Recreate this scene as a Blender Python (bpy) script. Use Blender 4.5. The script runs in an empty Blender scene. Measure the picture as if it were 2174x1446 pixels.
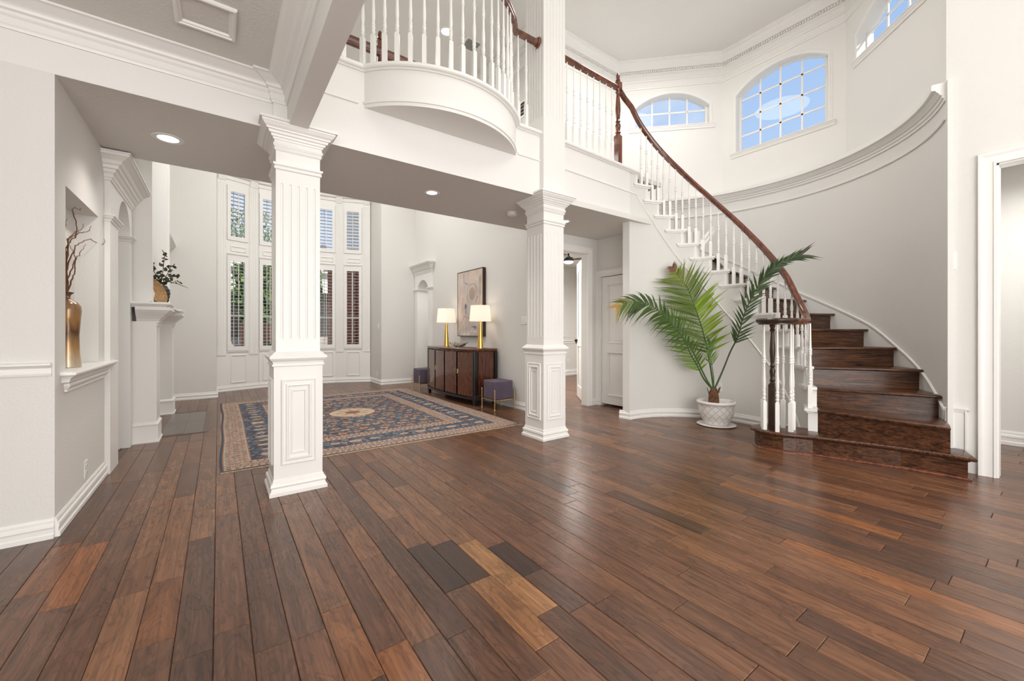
import bpy, bmesh, math, random
import numpy as np
from mathutils import Vector, Matrix, noise
from mathutils.geometry import tessellate_polygon

random.seed(7)
PI = math.pi
sc = bpy.context.scene
COL = sc.collection

# ------------------------------------------------------------------ camera
cam_d = bpy.data.cameras.new('camera')
cam_d.sensor_width = 36.0
cam_d.lens = 863.113 / 2174 * 36
cam_d.shift_y = -(723 - 703.737) / 2174
cam_d.clip_start = 0.02
cam = bpy.data.objects.new('camera', cam_d)
COL.objects.link(cam)
cam.location = (0, 0, 1.1)
cam.rotation_euler = (PI / 2, 0, -0.62530)
sc.camera = cam

# ------------------------------------------------------------------ world, sun, added area lights, exposure
W = bpy.data.worlds.new('world')
sc.world = W
W.use_nodes = True
wn, wl = W.node_tree.nodes, W.node_tree.links
wn.clear()
wo = wn.new('ShaderNodeOutputWorld')
wb = wn.new('ShaderNodeBackground')
tc = wn.new('ShaderNodeTexCoord')
sep = wn.new('ShaderNodeSeparateXYZ')
wl.new(tc.outputs['Generated'], sep.inputs[0])
rg = wn.new('ShaderNodeValToRGB')
rg.color_ramp.elements[0].position = 0.0
rg.color_ramp.elements[0].color = (0.66, 0.80, 0.97, 1)
rg.color_ramp.elements[1].position = 0.75
rg.color_ramp.elements[1].color = (0.22, 0.42, 0.80, 1)
wl.new(sep.outputs['Z'], rg.inputs[0])
mp = wn.new('ShaderNodeMapping')
mp.inputs['Scale'].default_value = (1.0, 1.0, 1.5)
mp.inputs['Location'].default_value = (0.35, 0.2, 0.0)
wl.new(tc.outputs['Generated'], mp.inputs[0])
nz = wn.new('ShaderNodeTexNoise')
nz.inputs['Scale'].default_value = 3.4
nz.inputs['Distortion'].default_value = 0.5
nz.inputs['Detail'].default_value = 9
nz.inputs['Roughness'].default_value = 0.55
wl.new(mp.outputs[0], nz.inputs['Vector'])
cr = wn.new('ShaderNodeValToRGB')
cr.color_ramp.elements[0].position = 0.50
cr.color_ramp.elements[1].position = 0.78
wl.new(nz.outputs['Fac'], cr.inputs[0])
mx = wn.new('ShaderNodeMixRGB')
mx.inputs[2].default_value = (0.88, 0.91, 0.97, 1)
wl.new(cr.outputs[0], mx.inputs[0])
wl.new(rg.outputs[0], mx.inputs[1])
wl.new(mx.outputs[0], wb.inputs[0])
wb.inputs['Strength'].default_value = 1.05
wl.new(wb.outputs[0], wo.inputs[0])


def lamp(name, kind, loc, energy, color=(1, 1, 1), size=1.0, size_y=None, aim=None, **kw):
    d = bpy.data.lights.new(name, kind)
    d.energy = energy
    d.color = color
    if kind == 'AREA':
        d.shape = 'RECTANGLE' if size_y else 'DISK'
        d.size = size
        if size_y:
            d.size_y = size_y
    elif kind in ('POINT', 'SPOT'):
        d.shadow_soft_size = size
    for k, v in kw.items():
        setattr(d, k, v)
    o = bpy.data.objects.new(name, d)
    o.location = loc
    if aim is not None:
        o.rotation_euler = Vector(aim).to_track_quat('-Z', 'Y').to_euler()
    COL.objects.link(o)
    return o


SUN_DIR = Vector((-0.02, 0.69, -0.72))
sun = lamp('sun', 'SUN', (0, 0, 12), 6.0, (1.0, 0.95, 0.87), aim=SUN_DIR)
sun.data.angle = 0.009
WARM = (1.0, 0.945, 0.88)
NEUT = (1.0, 0.975, 0.945)
lamp('foyer_fill_down', 'AREA', (2.6, 0.6, 4.75), 14, NEUT, 1.6, aim=(0, 0, -1))  # unseen area fill lighting the foyer from above; no fixture is modelled
lamp('foyer_fill_up', 'AREA', (2.6, 0.4, 4.2), 38, NEUT, 1.2, aim=(0, 0, 1))  # added upward fill for the high ceiling, out of view
lamp('entry_fill', 'AREA', (2.4, -2.75, 2.2), 118, (1.0, 0.985, 0.97), 3.4, 3.2, aim=(0, 1, -0.05))  # unseen area fill standing in for daylight from behind the camera
lamp('dining_fill', 'AREA', (-1.2, -2.75, 1.5), 130, (1.0, 0.985, 0.97), 2.8, 2.0, aim=(0.05, 1, 0.0))  # added area fill for the dining side; the wall there has no opening
lamp('stair_front_fill', 'AREA', (1.2, -2.4, 1.4), 74, (1.0, 0.985, 0.97), 2.0, 2.2, aim=(.62, .8, 0.04))  # extra unseen fill aimed across the foyer at the stair
lamp('living_fill', 'AREA', (1.4, 6.6, 5.0), 112, NEUT, 2.2, aim=(0, 0, -1))  # added disc of fill under the far room ceiling
lamp('stair_hall_fill', 'AREA', (4.4, 3.0, 5.0), 27, NEUT, 0.8, aim=(0, 0, -1))  # added fill over the upper stair, no fixture there
lamp('bedroom_light', 'AREA', (5.0, 6.0, 2.35), 105, NEUT, 1.4, aim=(0, 0, -1))
lamp('study_fill', 'AREA', (5.5, -0.3, 2.5), 24, NEUT, 0.9, aim=(0, 0, -1))  # added fill for the room past the right wall
lamp('passage_fill', 'AREA', (4.5, 8.0, 2.4), 20, NEUT, 0.6, aim=(0, 0, -1))  # added fill behind the right arch
lamp('dining_fill_up', 'AREA', (-1.0, 0.9, 1.9), 15, NEUT, 1.0, aim=(0, 0, 1))  # added upward fill for the dining ceiling, no lamp there
lamp('hall_arch_fill', 'AREA', (-1.9, 5.0, 2.35), 5, NEUT, 0.5, aim=(0, 0, -1))  # unseen disc added to brighten the space behind the left arch
sc.view_settings.view_transform = 'Standard'
sc.view_settings.look = 'None'
sc.view_settings.exposure = 0.0
sc.view_settings.gamma = 1.0
sc.view_settings.use_curve_mapping = False

# ------------------------------------------------------------------ materials


def nmat(name):
    m = bpy.data.materials.new(name)
    m.use_nodes = True
    n, l = m.node_tree.nodes, m.node_tree.links
    b = n['Principled BSDF']
    return m, n, l, b


def plain(name, col, rough=0.5, metal=0.0, bump=0.0, bscale=200.0, spec=0.5, var=0.0, vscale=6.0, coat=0.0):
    m, n, l, b = nmat(name)
    b.inputs['Base Color'].default_value = (*col, 1)
    b.inputs['Roughness'].default_value = rough
    b.inputs['Metallic'].default_value = metal
    b.inputs['Specular IOR Level'].default_value = spec
    b.inputs['Coat Weight'].default_value = coat
    g = n.new('ShaderNodeNewGeometry')
    if bump:
        t = n.new('ShaderNodeTexNoise')
        t.inputs['Scale'].default_value = bscale
        t.inputs['Detail'].default_value = 3
        l.new(g.outputs['Position'], t.inputs['Vector'])
        bp = n.new('ShaderNodeBump')
        bp.inputs['Strength'].default_value = bump
        bp.inputs['Distance'].default_value = 0.004
        l.new(t.outputs['Fac'], bp.inputs['Height'])
        l.new(bp.outputs[0], b.inputs['Normal'])
    if var:
        t = n.new('ShaderNodeTexNoise')
        t.inputs['Scale'].default_value = vscale
        t.inputs['Detail'].default_value = 4
        l.new(g.outputs['Position'], t.inputs['Vector'])
        r = n.new('ShaderNodeValToRGB')
        r.color_ramp.elements[0].position = 0.3
        r.color_ramp.elements[1].position = 0.7
        r.color_ramp.elements[0].color = tuple(max(0, c * (1 - var)) for c in col) + (1,)
        r.color_ramp.elements[1].color = tuple(min(1, c * (1 + var)) for c in col) + (1,)
        l.new(t.outputs['Fac'], r.inputs[0])
        l.new(r.outputs[0], b.inputs['Base Color'])
    return m


def emit(name, col, s):
    m, n, l, b = nmat(name)
    b.inputs['Base Color'].default_value = (0.8, 0.8, 0.8, 1)
    b.inputs['Emission Color'].default_value = (*col, 1)
    b.inputs['Emission Strength'].default_value = s
    return m


def wood(name, dark, light, scale=(70, 3.0, 70), rough=0.3, coord='world', use_obj=False, bump=0.15, island=False, coat=0.0, ripple=0.0):
    """procedural wood: stretched noise grain over a base tint (tint from the object's colour, or per island)"""
    m, n, l, b = nmat(name)
    if coord == 'world':
        g = n.new('ShaderNodeNewGeometry')
        src = g.outputs['Position']
    else:
        g = n.new('ShaderNodeTexCoord')
        src = g.outputs['Object']
    oi = n.new('ShaderNodeObjectInfo')
    off = n.new('ShaderNodeVectorMath')
    off.operation = 'ADD'
    l.new(src, off.inputs[0])
    if island:
        gi = n.new('ShaderNodeNewGeometry')
        rnd = gi.outputs['Random Per Island']
    else:
        rnd = oi.outputs['Random']
    mu = n.new('ShaderNodeMath')
    mu.operation = 'MULTIPLY'
    mu.inputs[1].default_value = 37.0
    l.new(rnd, mu.inputs[0])
    l.new(mu.outputs[0], off.inputs[1])
    mpn = n.new('ShaderNodeMapping')
    mpn.inputs['Scale'].default_value = scale
    l.new(off.outputs[0], mpn.inputs[0])
    t = n.new('ShaderNodeTexNoise')
    t.inputs['Scale'].default_value = 1.0
    t.inputs['Detail'].default_value = 5
    t.inputs['Roughness'].default_value = 0.62
    t.inputs['Distortion'].default_value = 0.6
    l.new(mpn.outputs[0], t.inputs['Vector'])
    mp2 = n.new('ShaderNodeMapping')
    mp2.inputs['Scale'].default_value = tuple(s * 0.16 if s > 20 else s * 0.9 for s in scale)
    l.new(off.outputs[0], mp2.inputs[0])
    wv = n.new('ShaderNodeTexNoise')
    wv.inputs['Scale'].default_value = 1.0
    wv.inputs['Detail'].default_value = 3
    wv.inputs['Distortion'].default_value = 1.4
    l.new(mp2.outputs[0], wv.inputs['Vector'])
    # ring lines from the soft noise
    sn = n.new('ShaderNodeMath')
    sn.operation = 'MULTIPLY'
    sn.inputs[1].default_value = 46.0
    l.new(wv.outputs['Fac'], sn.inputs[0])
    si = n.new('ShaderNodeMath')
    si.operation = 'SINE'
    l.new(sn.outputs[0], si.inputs[0])
    r1 = n.new('ShaderNodeMapRange')
    r1.inputs['From Min'].default_value = 0.55
    r1.inputs['From Max'].default_value = 1.0
    r1.inputs['To Min'].default_value = 1.0
    r1.inputs['To Max'].default_value = 0.74
    l.new(si.outputs[0], r1.inputs['Value'])
    ramp = n.new('ShaderNodeValToRGB')
    ramp.color_ramp.elements[0].position = 0.36
    ramp.color_ramp.elements[1].position = 0.64
    l.new(t.outputs['Fac'], ramp.inputs[0])
    ramp2 = n.new('ShaderNodeMapRange')
    ramp2.inputs['From Min'].default_value = 0.3
    ramp2.inputs['From Max'].default_value = 0.62
    ramp2.inputs['To Min'].default_value = 0.72
    ramp2.inputs['To Max'].default_value = 1.08
    l.new(wv.outputs['Fac'], ramp2.inputs['Value'])
    if use_obj or island:
        ramp.color_ramp.elements[0].color = (0.66, 0.62, 0.60, 1)
        ramp.color_ramp.elements[1].color = (1.1, 1.1, 1.1, 1)
        if island:
            pal = n.new('ShaderNodeValToRGB')
            e = pal.color_ramp.elements
            e[0].position, e[0].color = 0.0, (*dark, 1)
            e[1].position, e[1].color = 1.0, (*light, 1)
            l.new(rnd, pal.inputs[0])
            tint = pal.outputs[0]
        else:
            tint = oi.outputs['Color']
        mm = n.new('ShaderNodeMixRGB')
        mm.blend_type = 'MULTIPLY'
        mm.inputs[0].default_value = 1.0
        l.new(tint, mm.inputs[1])
        l.new(ramp.outputs[0], mm.inputs[2])
        cur = mm.outputs[0]
    else:
        ramp.color_ramp.elements[0].color = (*dark, 1)
        ramp.color_ramp.elements[1].color = (*light, 1)
        cur = ramp.outputs[0]
    for fac in (ramp2.outputs[0], r1.outputs[0]):
        vm = n.new('ShaderNodeVectorMath')
        vm.operation = 'SCALE'
        l.new(cur, vm.inputs[0])
        l.new(fac, vm.inputs['Scale'])
        cur = vm.outputs[0]
    l.new(cur, b.inputs['Base Color'])
    b.inputs['Roughness'].default_value = rough
    b.inputs['Coat Weight'].default_value = coat
    b.inputs['Coat Roughness'].default_value = 0.12
    if bump:
        h = t.outputs['Fac']
        if ripple:
            mp3 = n.new('ShaderNodeMapping')
            mp3.inputs['Scale'].default_value = (26, 7, 26)
            l.new(off.outputs[0], mp3.inputs[0])
            t3 = n.new('ShaderNodeTexNoise')
            t3.inputs['Scale'].default_value = 1.0
            t3.inputs['Detail'].default_value = 2
            l.new(mp3.outputs[0], t3.inputs['Vector'])
            ad = n.new('ShaderNodeMath')
            ad.operation = 'MULTIPLY_ADD'
            ad.inputs[1].default_value = ripple
            l.new(t3.outputs['Fac'], ad.inputs[0])
            l.new(t.outputs['Fac'], ad.inputs[2])
            h = ad.outputs[0]
        bp = n.new('ShaderNodeBump')
        bp.inputs['Strength'].default_value = bump
        bp.inputs['Distance'].default_value = 0.002
        l.new(h, bp.inputs['Height'])
        l.new(bp.outputs[0], b.inputs['Normal'])
    return m


def vcol(name, rough=0.9, bump=0.0, bscale=300, sheen=0.0):
    m, n, l, b = nmat(name)
    a = n.new('ShaderNodeAttribute')
    a.attribute_name = 'tint'
    l.new(a.outputs['Color'], b.inputs['Base Color'])
    b.inputs['Roughness'].default_value = rough
    b.inputs['Sheen Weight'].default_value = sheen
    b.inputs['Specular IOR Level'].default_value = 0.2
    if bump:
        g = n.new('ShaderNodeNewGeometry')
        t = n.new('ShaderNodeTexNoise')
        t.inputs['Scale'].default_value = bscale
        l.new(g.outputs['Position'], t.inputs['Vector'])
        bp = n.new('ShaderNodeBump')
        bp.inputs['Strength'].default_value = bump
        bp.inputs['Distance'].default_value = 0.004
        l.new(t.outputs['Fac'], bp.inputs['Height'])
        l.new(bp.outputs[0], b.inputs['Normal'])
    return m


def objcol(name, rough=0.5, spec=0.4, trans=0.0):
    m, n, l, b = nmat(name)
    oi = n.new('ShaderNodeObjectInfo')
    l.new(oi.outputs['Color'], b.inputs['Base Color'])
    b.inputs['Roughness'].default_value = rough
    b.inputs['Specular IOR Level'].default_value = spec
    if trans:
        tr = n.new('ShaderNodeBsdfTranslucent')
        l.new(oi.outputs['Color'], tr.inputs[0])
        ms = n.new('ShaderNodeMixShader')
        ms.inputs[0].default_value = trans
        l.new(b.outputs[0], ms.inputs[1])
        l.new(tr.outputs[0], ms.inputs[2])
        l.new(ms.outputs[0], n['Material Output'].inputs[0])
    return m


def glassmat(name, tint=(1, 1, 1)):
    m, n, l, b = nmat(name)
    tr = n.new('ShaderNodeBsdfTransparent')
    tr.inputs[0].default_value = (*tint, 1)
    gl = n.new('ShaderNodeBsdfGlossy')
    gl.inputs['Roughness'].default_value = 0.0
    fr = n.new('ShaderNodeFresnel')
    fr.inputs['IOR'].default_value = 1.25
    ms = n.new('ShaderNodeMixShader')
    ge = n.new('ShaderNodeNewGeometry')
    iv = n.new('ShaderNodeMath')
    iv.operation = 'SUBTRACT'
    iv.inputs[0].default_value = 1.0
    l.new(ge.outputs['Backfacing'], iv.inputs[1])
    fm = n.new('ShaderNodeMath')
    fm.operation = 'MULTIPLY'
    l.new(fr.outputs[0], fm.inputs[0])
    l.new(iv.outputs[0], fm.inputs[1])
    l.new(fm.outputs[0], ms.inputs[0])
    l.new(tr.outputs[0], ms.inputs[1])
    l.new(gl.outputs[0], ms.inputs[2])
    l.new(ms.outputs[0], n['Material Output'].inputs[0])
    return m


M = {}
M['wall'] = plain('wall_paint', (0.735, 0.722, 0.69), 0.7, bump=0.35, bscale=90, spec=0.25)
M['fascia'] = plain('fascia_paint', (0.80, 0.787, 0.757), 0.6, bump=0.2, bscale=90, spec=0.25)
M['trim'] = plain('trim_paint', (0.83, 0.817, 0.787), 0.36, spec=0.45)
M['ceil'] = plain('ceiling_texture_paint', (0.745, 0.728, 0.69), 0.85, bump=0.9, bscale=70, spec=0.15)
M['ceil2'] = plain('upper_ceiling_paint', (0.80, 0.787, 0.757), 0.85, bump=0.3, bscale=60, spec=0.15)
M['plank'] = wood('plank_oak', (0.03, 0.012, 0.005), (0.14, 0.055, 0.022), rough=0.27, use_obj=True, bump=0.32, ripple=2.2)
M['plank_far'] = wood('plank_oak_far', (0.105, 0.047, 0.025), (0.20, 0.088, 0.041), rough=0.30, island=True, bump=0.28, ripple=2.0)
M['subfloor'] = plain('subfloor_dark', (0.018, 0.009, 0.005), 0.7)
M['stairwood'] = wood('stair_oak', (0.030, 0.012, 0.006), (0.145, 0.058, 0.026), scale=(4.0, 75, 75), rough=0.26, coord='object', bump=0.25)
M['rail'] = wood('rail_cherry', (0.085, 0.020, 0.008), (0.21, 0.062, 0.026), scale=(30, 30, 8), rough=0.22, bump=0.05, coat=0.4)
M['darkwood'] = wood('newel_dark_wood', (0.028, 0.014, 0.009), (0.07, 0.036, 0.024), scale=(30, 30, 6), rough=0.3, bump=0.05)
M['cherry'] = wood('sideboard_mahogany', (0.045, 0.012, 0.006), (0.16, 0.05, 0.022), scale=(60, 60, 3.5), rough=0.22, bump=0.04, coat=0.5)
M['ebony'] = plain('sideboard_ebony', (0.012, 0.009, 0.008), 0.28, coat=0.3)
M['gold'] = plain('brushed_gold', (0.80, 0.50, 0.14), 0.28, metal=1.0)
M['brass'] = plain('aged_brass', (0.62, 0.46, 0.25), 0.3, metal=1.0)
M['chrome'] = plain('satin_nickel', (0.7, 0.68, 0.65), 0.25, metal=1.0)
M['purple'] = plain('mauve_velvet', (0.125, 0.098, 0.135), 0.85, bump=0.3, bscale=600, spec=0.2, var=0.12)
M['shade'] = None
M['white_plastic'] = plain('white_plastic', (0.82, 0.81, 0.78), 0.35)
M['slot'] = plain('dark_slot', (0.01, 0.01, 0.01), 0.8)
M['glass'] = glassmat('window_glass')
M['vinyl'] = plain('window_vinyl', (0.82, 0.81, 0.78), 0.4)
M['louver'] = plain('shutter_louver_paint', (0.78, 0.76, 0.72), 0.4)
M['black'] = plain('black_void', (0.012, 0.011, 0.010), 0.8)
M['tile'] = plain('hearth_marble', (0.085, 0.06, 0.045), 0.12, var=0.35, vscale=9)
M['light'] = emit('downlight_lens', (1.0, 0.97, 0.92), 9.0)
M['pot'] = None
M['soil'] = plain('potting_soil', (0.02, 0.014, 0.01), 0.95, bump=0.6, bscale=60)
M['leaf'] = objcol('palm_leaf', 0.42, 0.4, 0.3)
M['stem'] = objcol('palm_stem', 0.45, 0.4)
M['trunk'] = plain('palm_trunk_fibre', (0.14, 0.065, 0.03), 0.9, bump=0.8, bscale=70, var=0.4, vscale=40)
M['eucal'] = objcol('eucalyptus_leaf', 0.55, 0.3)
M['twig'] = plain('curly_willow', (0.13, 0.05, 0.02), 0.7, var=0.4, vscale=40)
M['grey_vase'] = plain('charcoal_ceramic', (0.035, 0.036, 0.038), 0.65, bump=0.5, bscale=60, var=0.3, vscale=30)
M['basket'] = plain('woven_seagrass', (0.42, 0.25, 0.11), 0.85, bump=0.7, bscale=160, var=0.35, vscale=60)
M['rug'] = vcol('rug_wool', 0.95, bump=0.5, bscale=500, sheen=0.2)
M['fringe'] = plain('rug_fringe', (0.50, 0.38, 0.26), 0.95)
M['canvas'] = vcol('painted_canvas', 0.8, bump=0.3, bscale=120)
M['frame'] = plain('frame_bronze', (0.045, 0.028, 0.018), 0.35, metal=0.3)
M['bowl'] = plain('antler_bowl_metal', (0.16, 0.11, 0.085), 0.4, metal=0.8)
M['vent'] = plain('vent_metal', (0.42, 0.41, 0.39), 0.5)
M['fan'] = plain('fan_grey_metal', (0.10, 0.095, 0.09), 0.4, metal=0.6)
M['stucco'] = plain('patio_stucco', (0.80, 0.78, 0.73), 0.9, bump=0.3, bscale=40)
M['arcade_shade'] = plain('patio_shade_grey', (0.36, 0.33, 0.31), 0.9, bump=0.3, bscale=40, var=0.15)  # grey tone stands in for shade in and under the arches
M['brick'] = plain('patio_brick_face', (0.36, 0.115, 0.065), 0.9, bump=0.5, bscale=60, var=0.35, vscale=14)
M['orange_brick'] = plain('grill_brick_face', (0.62, 0.27, 0.13), 0.9, bump=0.5, bscale=60, var=0.3, vscale=14)
M['mortar'] = plain('mortar', (0.42, 0.36, 0.31), 0.95, bump=0.3, bscale=90)
M['paving'] = plain('patio_paving', (0.5, 0.45, 0.39), 0.9, var=0.15)
M['green'] = plain('garden_leaf', (0.10, 0.17, 0.035), 0.6, var=0.6, vscale=3)
M['eave'] = plain('eave_boards', (0.50, 0.44, 0.34), 0.8)
M['roof'] = plain('roof_outer', (0.3, 0.28, 0.26), 0.9)


def shade_mat():
    m, n, l, b = nmat('lamp_shade_linen')
    b.inputs['Base Color'].default_value = (0.85, 0.80, 0.74, 1)
    b.inputs['Roughness'].default_value = 0.9
    b.inputs['Emission Color'].default_value = (1.0, 0.90, 0.80, 1)
    b.inputs['Emission Strength'].default_value = 0.55
    tr = n.new('ShaderNodeBsdfTranslucent')
    tr.inputs[0].default_value = (0.85, 0.78, 0.70, 1)
    ms = n.new('ShaderNodeMixShader')
    ms.inputs[0].default_value = 0.45
    l.new(b.outputs[0], ms.inputs[1])
    l.new(tr.outputs[0], ms.inputs[2])
    l.new(ms.outputs[0], n['Material Output'].inputs[0])
    return m


M['shade'] = shade_mat()


def pot_mat():
    """white glazed pot with a fine grey lattice of dots"""
    m, n, l, b = nmat('pot_glaze')
    t = n.new('ShaderNodeTexCoord')
    s = n.new('ShaderNodeSeparateXYZ')
    l.new(t.outputs['Object'], s.inputs[0])
    at = n.new('ShaderNodeMath')
    at.operation = 'ARCTAN2'
    l.new(s.outputs['Y'], at.inputs[0])
    l.new(s.outputs['X'], at.inputs[1])
    a = n.new('ShaderNodeMath')
    a.operation = 'MULTIPLY'
    a.inputs[1].default_value = 14.0
    l.new(at.outputs[0], a.inputs[0])
    z = n.new('ShaderNodeMath')
    z.operation = 'MULTIPLY'
    z.inputs[1].default_value = 75.0
    l.new(s.outputs['Z'], z.inputs[0])

    def wave(op):
        ad = n.new('ShaderNodeMath')
        ad.operation = op
        l.new(a.outputs[0], ad.inputs[0])
        l.new(z.outputs[0], ad.inputs[1])
        c = n.new('ShaderNodeMath')
        c.operation = 'COSINE'
        l.new(ad.outputs[0], c.inputs[0])
        return c.outputs[0]
    mxm = n.new('ShaderNodeMath')
    mxm.operation = 'MAXIMUM'
    l.new(wave('ADD'), mxm.inputs[0])
    l.new(wave('SUBTRACT'), mxm.inputs[1])
    v = n.new('ShaderNodeTexNoise')
    v.inputs['Scale'].default_value = 240
    l.new(t.outputs['Object'], v.inputs['Vector'])
    mu = n.new('ShaderNodeMath')
    mu.operation = 'MULTIPLY'
    l.new(mxm.outputs[0], mu.inputs[0])
    l.new(v.outputs['Fac'], mu.inputs[1])
    r = n.new('ShaderNodeValToRGB')
    r.color_ramp.elements[0].position = 0.40
    r.color_ramp.elements[1].position = 0.56
    r.color_ramp.elements[0].color = (0.78, 0.75, 0.71, 1)
    r.color_ramp.elements[1].color = (0.42, 0.40, 0.39, 1)
    l.new(mu.outputs[0], r.inputs[0])
    l.new(r.outputs[0], b.inputs['Base Color'])
    b.inputs['Roughness'].default_value = 0.22
    return m


M['pot'] = pot_mat()
M['pot_rim'] = plain('pot_white_glaze', (0.78, 0.76, 0.73), 0.2)


def bronze_vase_mat():
    m, n, l, b = nmat('vase_bronze_glaze')
    t = n.new('ShaderNodeTexCoord')
    s = n.new('ShaderNodeSeparateXYZ')
    l.new(t.outputs['Object'], s.inputs[0])
    mpn = n.new('ShaderNodeMapping')
    mpn.inputs['Scale'].default_value = (90, 90, 9)
    l.new(t.outputs['Object'], mpn.inputs[0])
    nn = n.new('ShaderNodeTexNoise')
    nn.inputs['Scale'].default_value = 1
    nn.inputs['Detail'].default_value = 5
    l.new(mpn.outputs[0], nn.inputs['Vector'])
    ad = n.new('ShaderNodeMath')
    ad.operation = 'MULTIPLY_ADD'
    ad.inputs[1].default_value = 0.16
    l.new(nn.outputs['Fac'], ad.inputs[0])
    l.new(s.outputs['Z'], ad.inputs[2])
    r = n.new('ShaderNodeValToRGB')
    e = r.color_ramp.elements
    e[0].position, e[0].color = 0.08, (0.55, 0.47, 0.36, 1)
    e[1].position, e[1].color = 0.62, (0.05, 0.022, 0.012, 1)
    for p, c in ((0.2, (0.42, 0.24, 0.09)), (0.3, (0.10, 0.045, 0.02)), (0.38, (0.36, 0.19, 0.07)), (0.5, (0.24, 0.15, 0.09))):
        x = e.new(p)
        x.color = (*c, 1)
    l.new(ad.outputs[0], r.inputs[0])
    l.new(r.outputs[0], b.inputs['Base Color'])
    b.inputs['Roughness'].default_value = 0.2
    b.inputs['Metallic'].default_value = 0.25
    return m


M['vase'] = bronze_vase_mat()


def sunburst_mat():
    """sunburst veneer: grain rays from the middle of the door"""
    m, n, l, b = nmat('sunburst_veneer')
    t = n.new('ShaderNodeTexCoord')
    s = n.new('ShaderNodeSeparateXYZ')
    l.new(t.outputs['Object'], s.inputs[0])
    at = n.new('ShaderNodeMath')
    at.operation = 'ARCTAN2'
    l.new(s.outputs['Z'], at.inputs[0])
    l.new(s.outputs['Y'], at.inputs[1])
    ln = n.new('ShaderNodeVectorMath')
    ln.operation = 'LENGTH'
    l.new(t.outputs['Object'], ln.inputs[0])
    cb = n.new('ShaderNodeCombineXYZ')
    l.new(at.outputs[0], cb.inputs[0])
    l.new(ln.outputs['Value'], cb.inputs[1])
    mpn = n.new('ShaderNodeMapping')
    mpn.inputs['Scale'].default_value = (18, 5, 1)
    l.new(cb.outputs[0], mpn.inputs[0])
    nn = n.new('ShaderNodeTexNoise')
    nn.inputs['Scale'].default_value = 1
    nn.inputs['Detail'].default_value = 4
    l.new(mpn.outputs[0], nn.inputs['Vector'])
    r = n.new('ShaderNodeValToRGB')
    r.color_ramp.elements[0].position = 0.35
    r.color_ramp.elements[1].position = 0.65
    r.color_ramp.elements[0].color = (0.042, 0.011, 0.006, 1)
    r.color_ramp.elements[1].color = (0.175, 0.052, 0.022, 1)
    l.new(nn.outputs['Fac'], r.inputs[0])
    l.new(r.outputs[0], b.inputs['Base Color'])
    b.inputs['Roughness'].default_value = 0.2
    b.inputs['Coat Weight'].default_value = 0.5
    return m


M['burst'] = sunburst_mat()

# ------------------------------------------------------------------ mesh helpers


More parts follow.
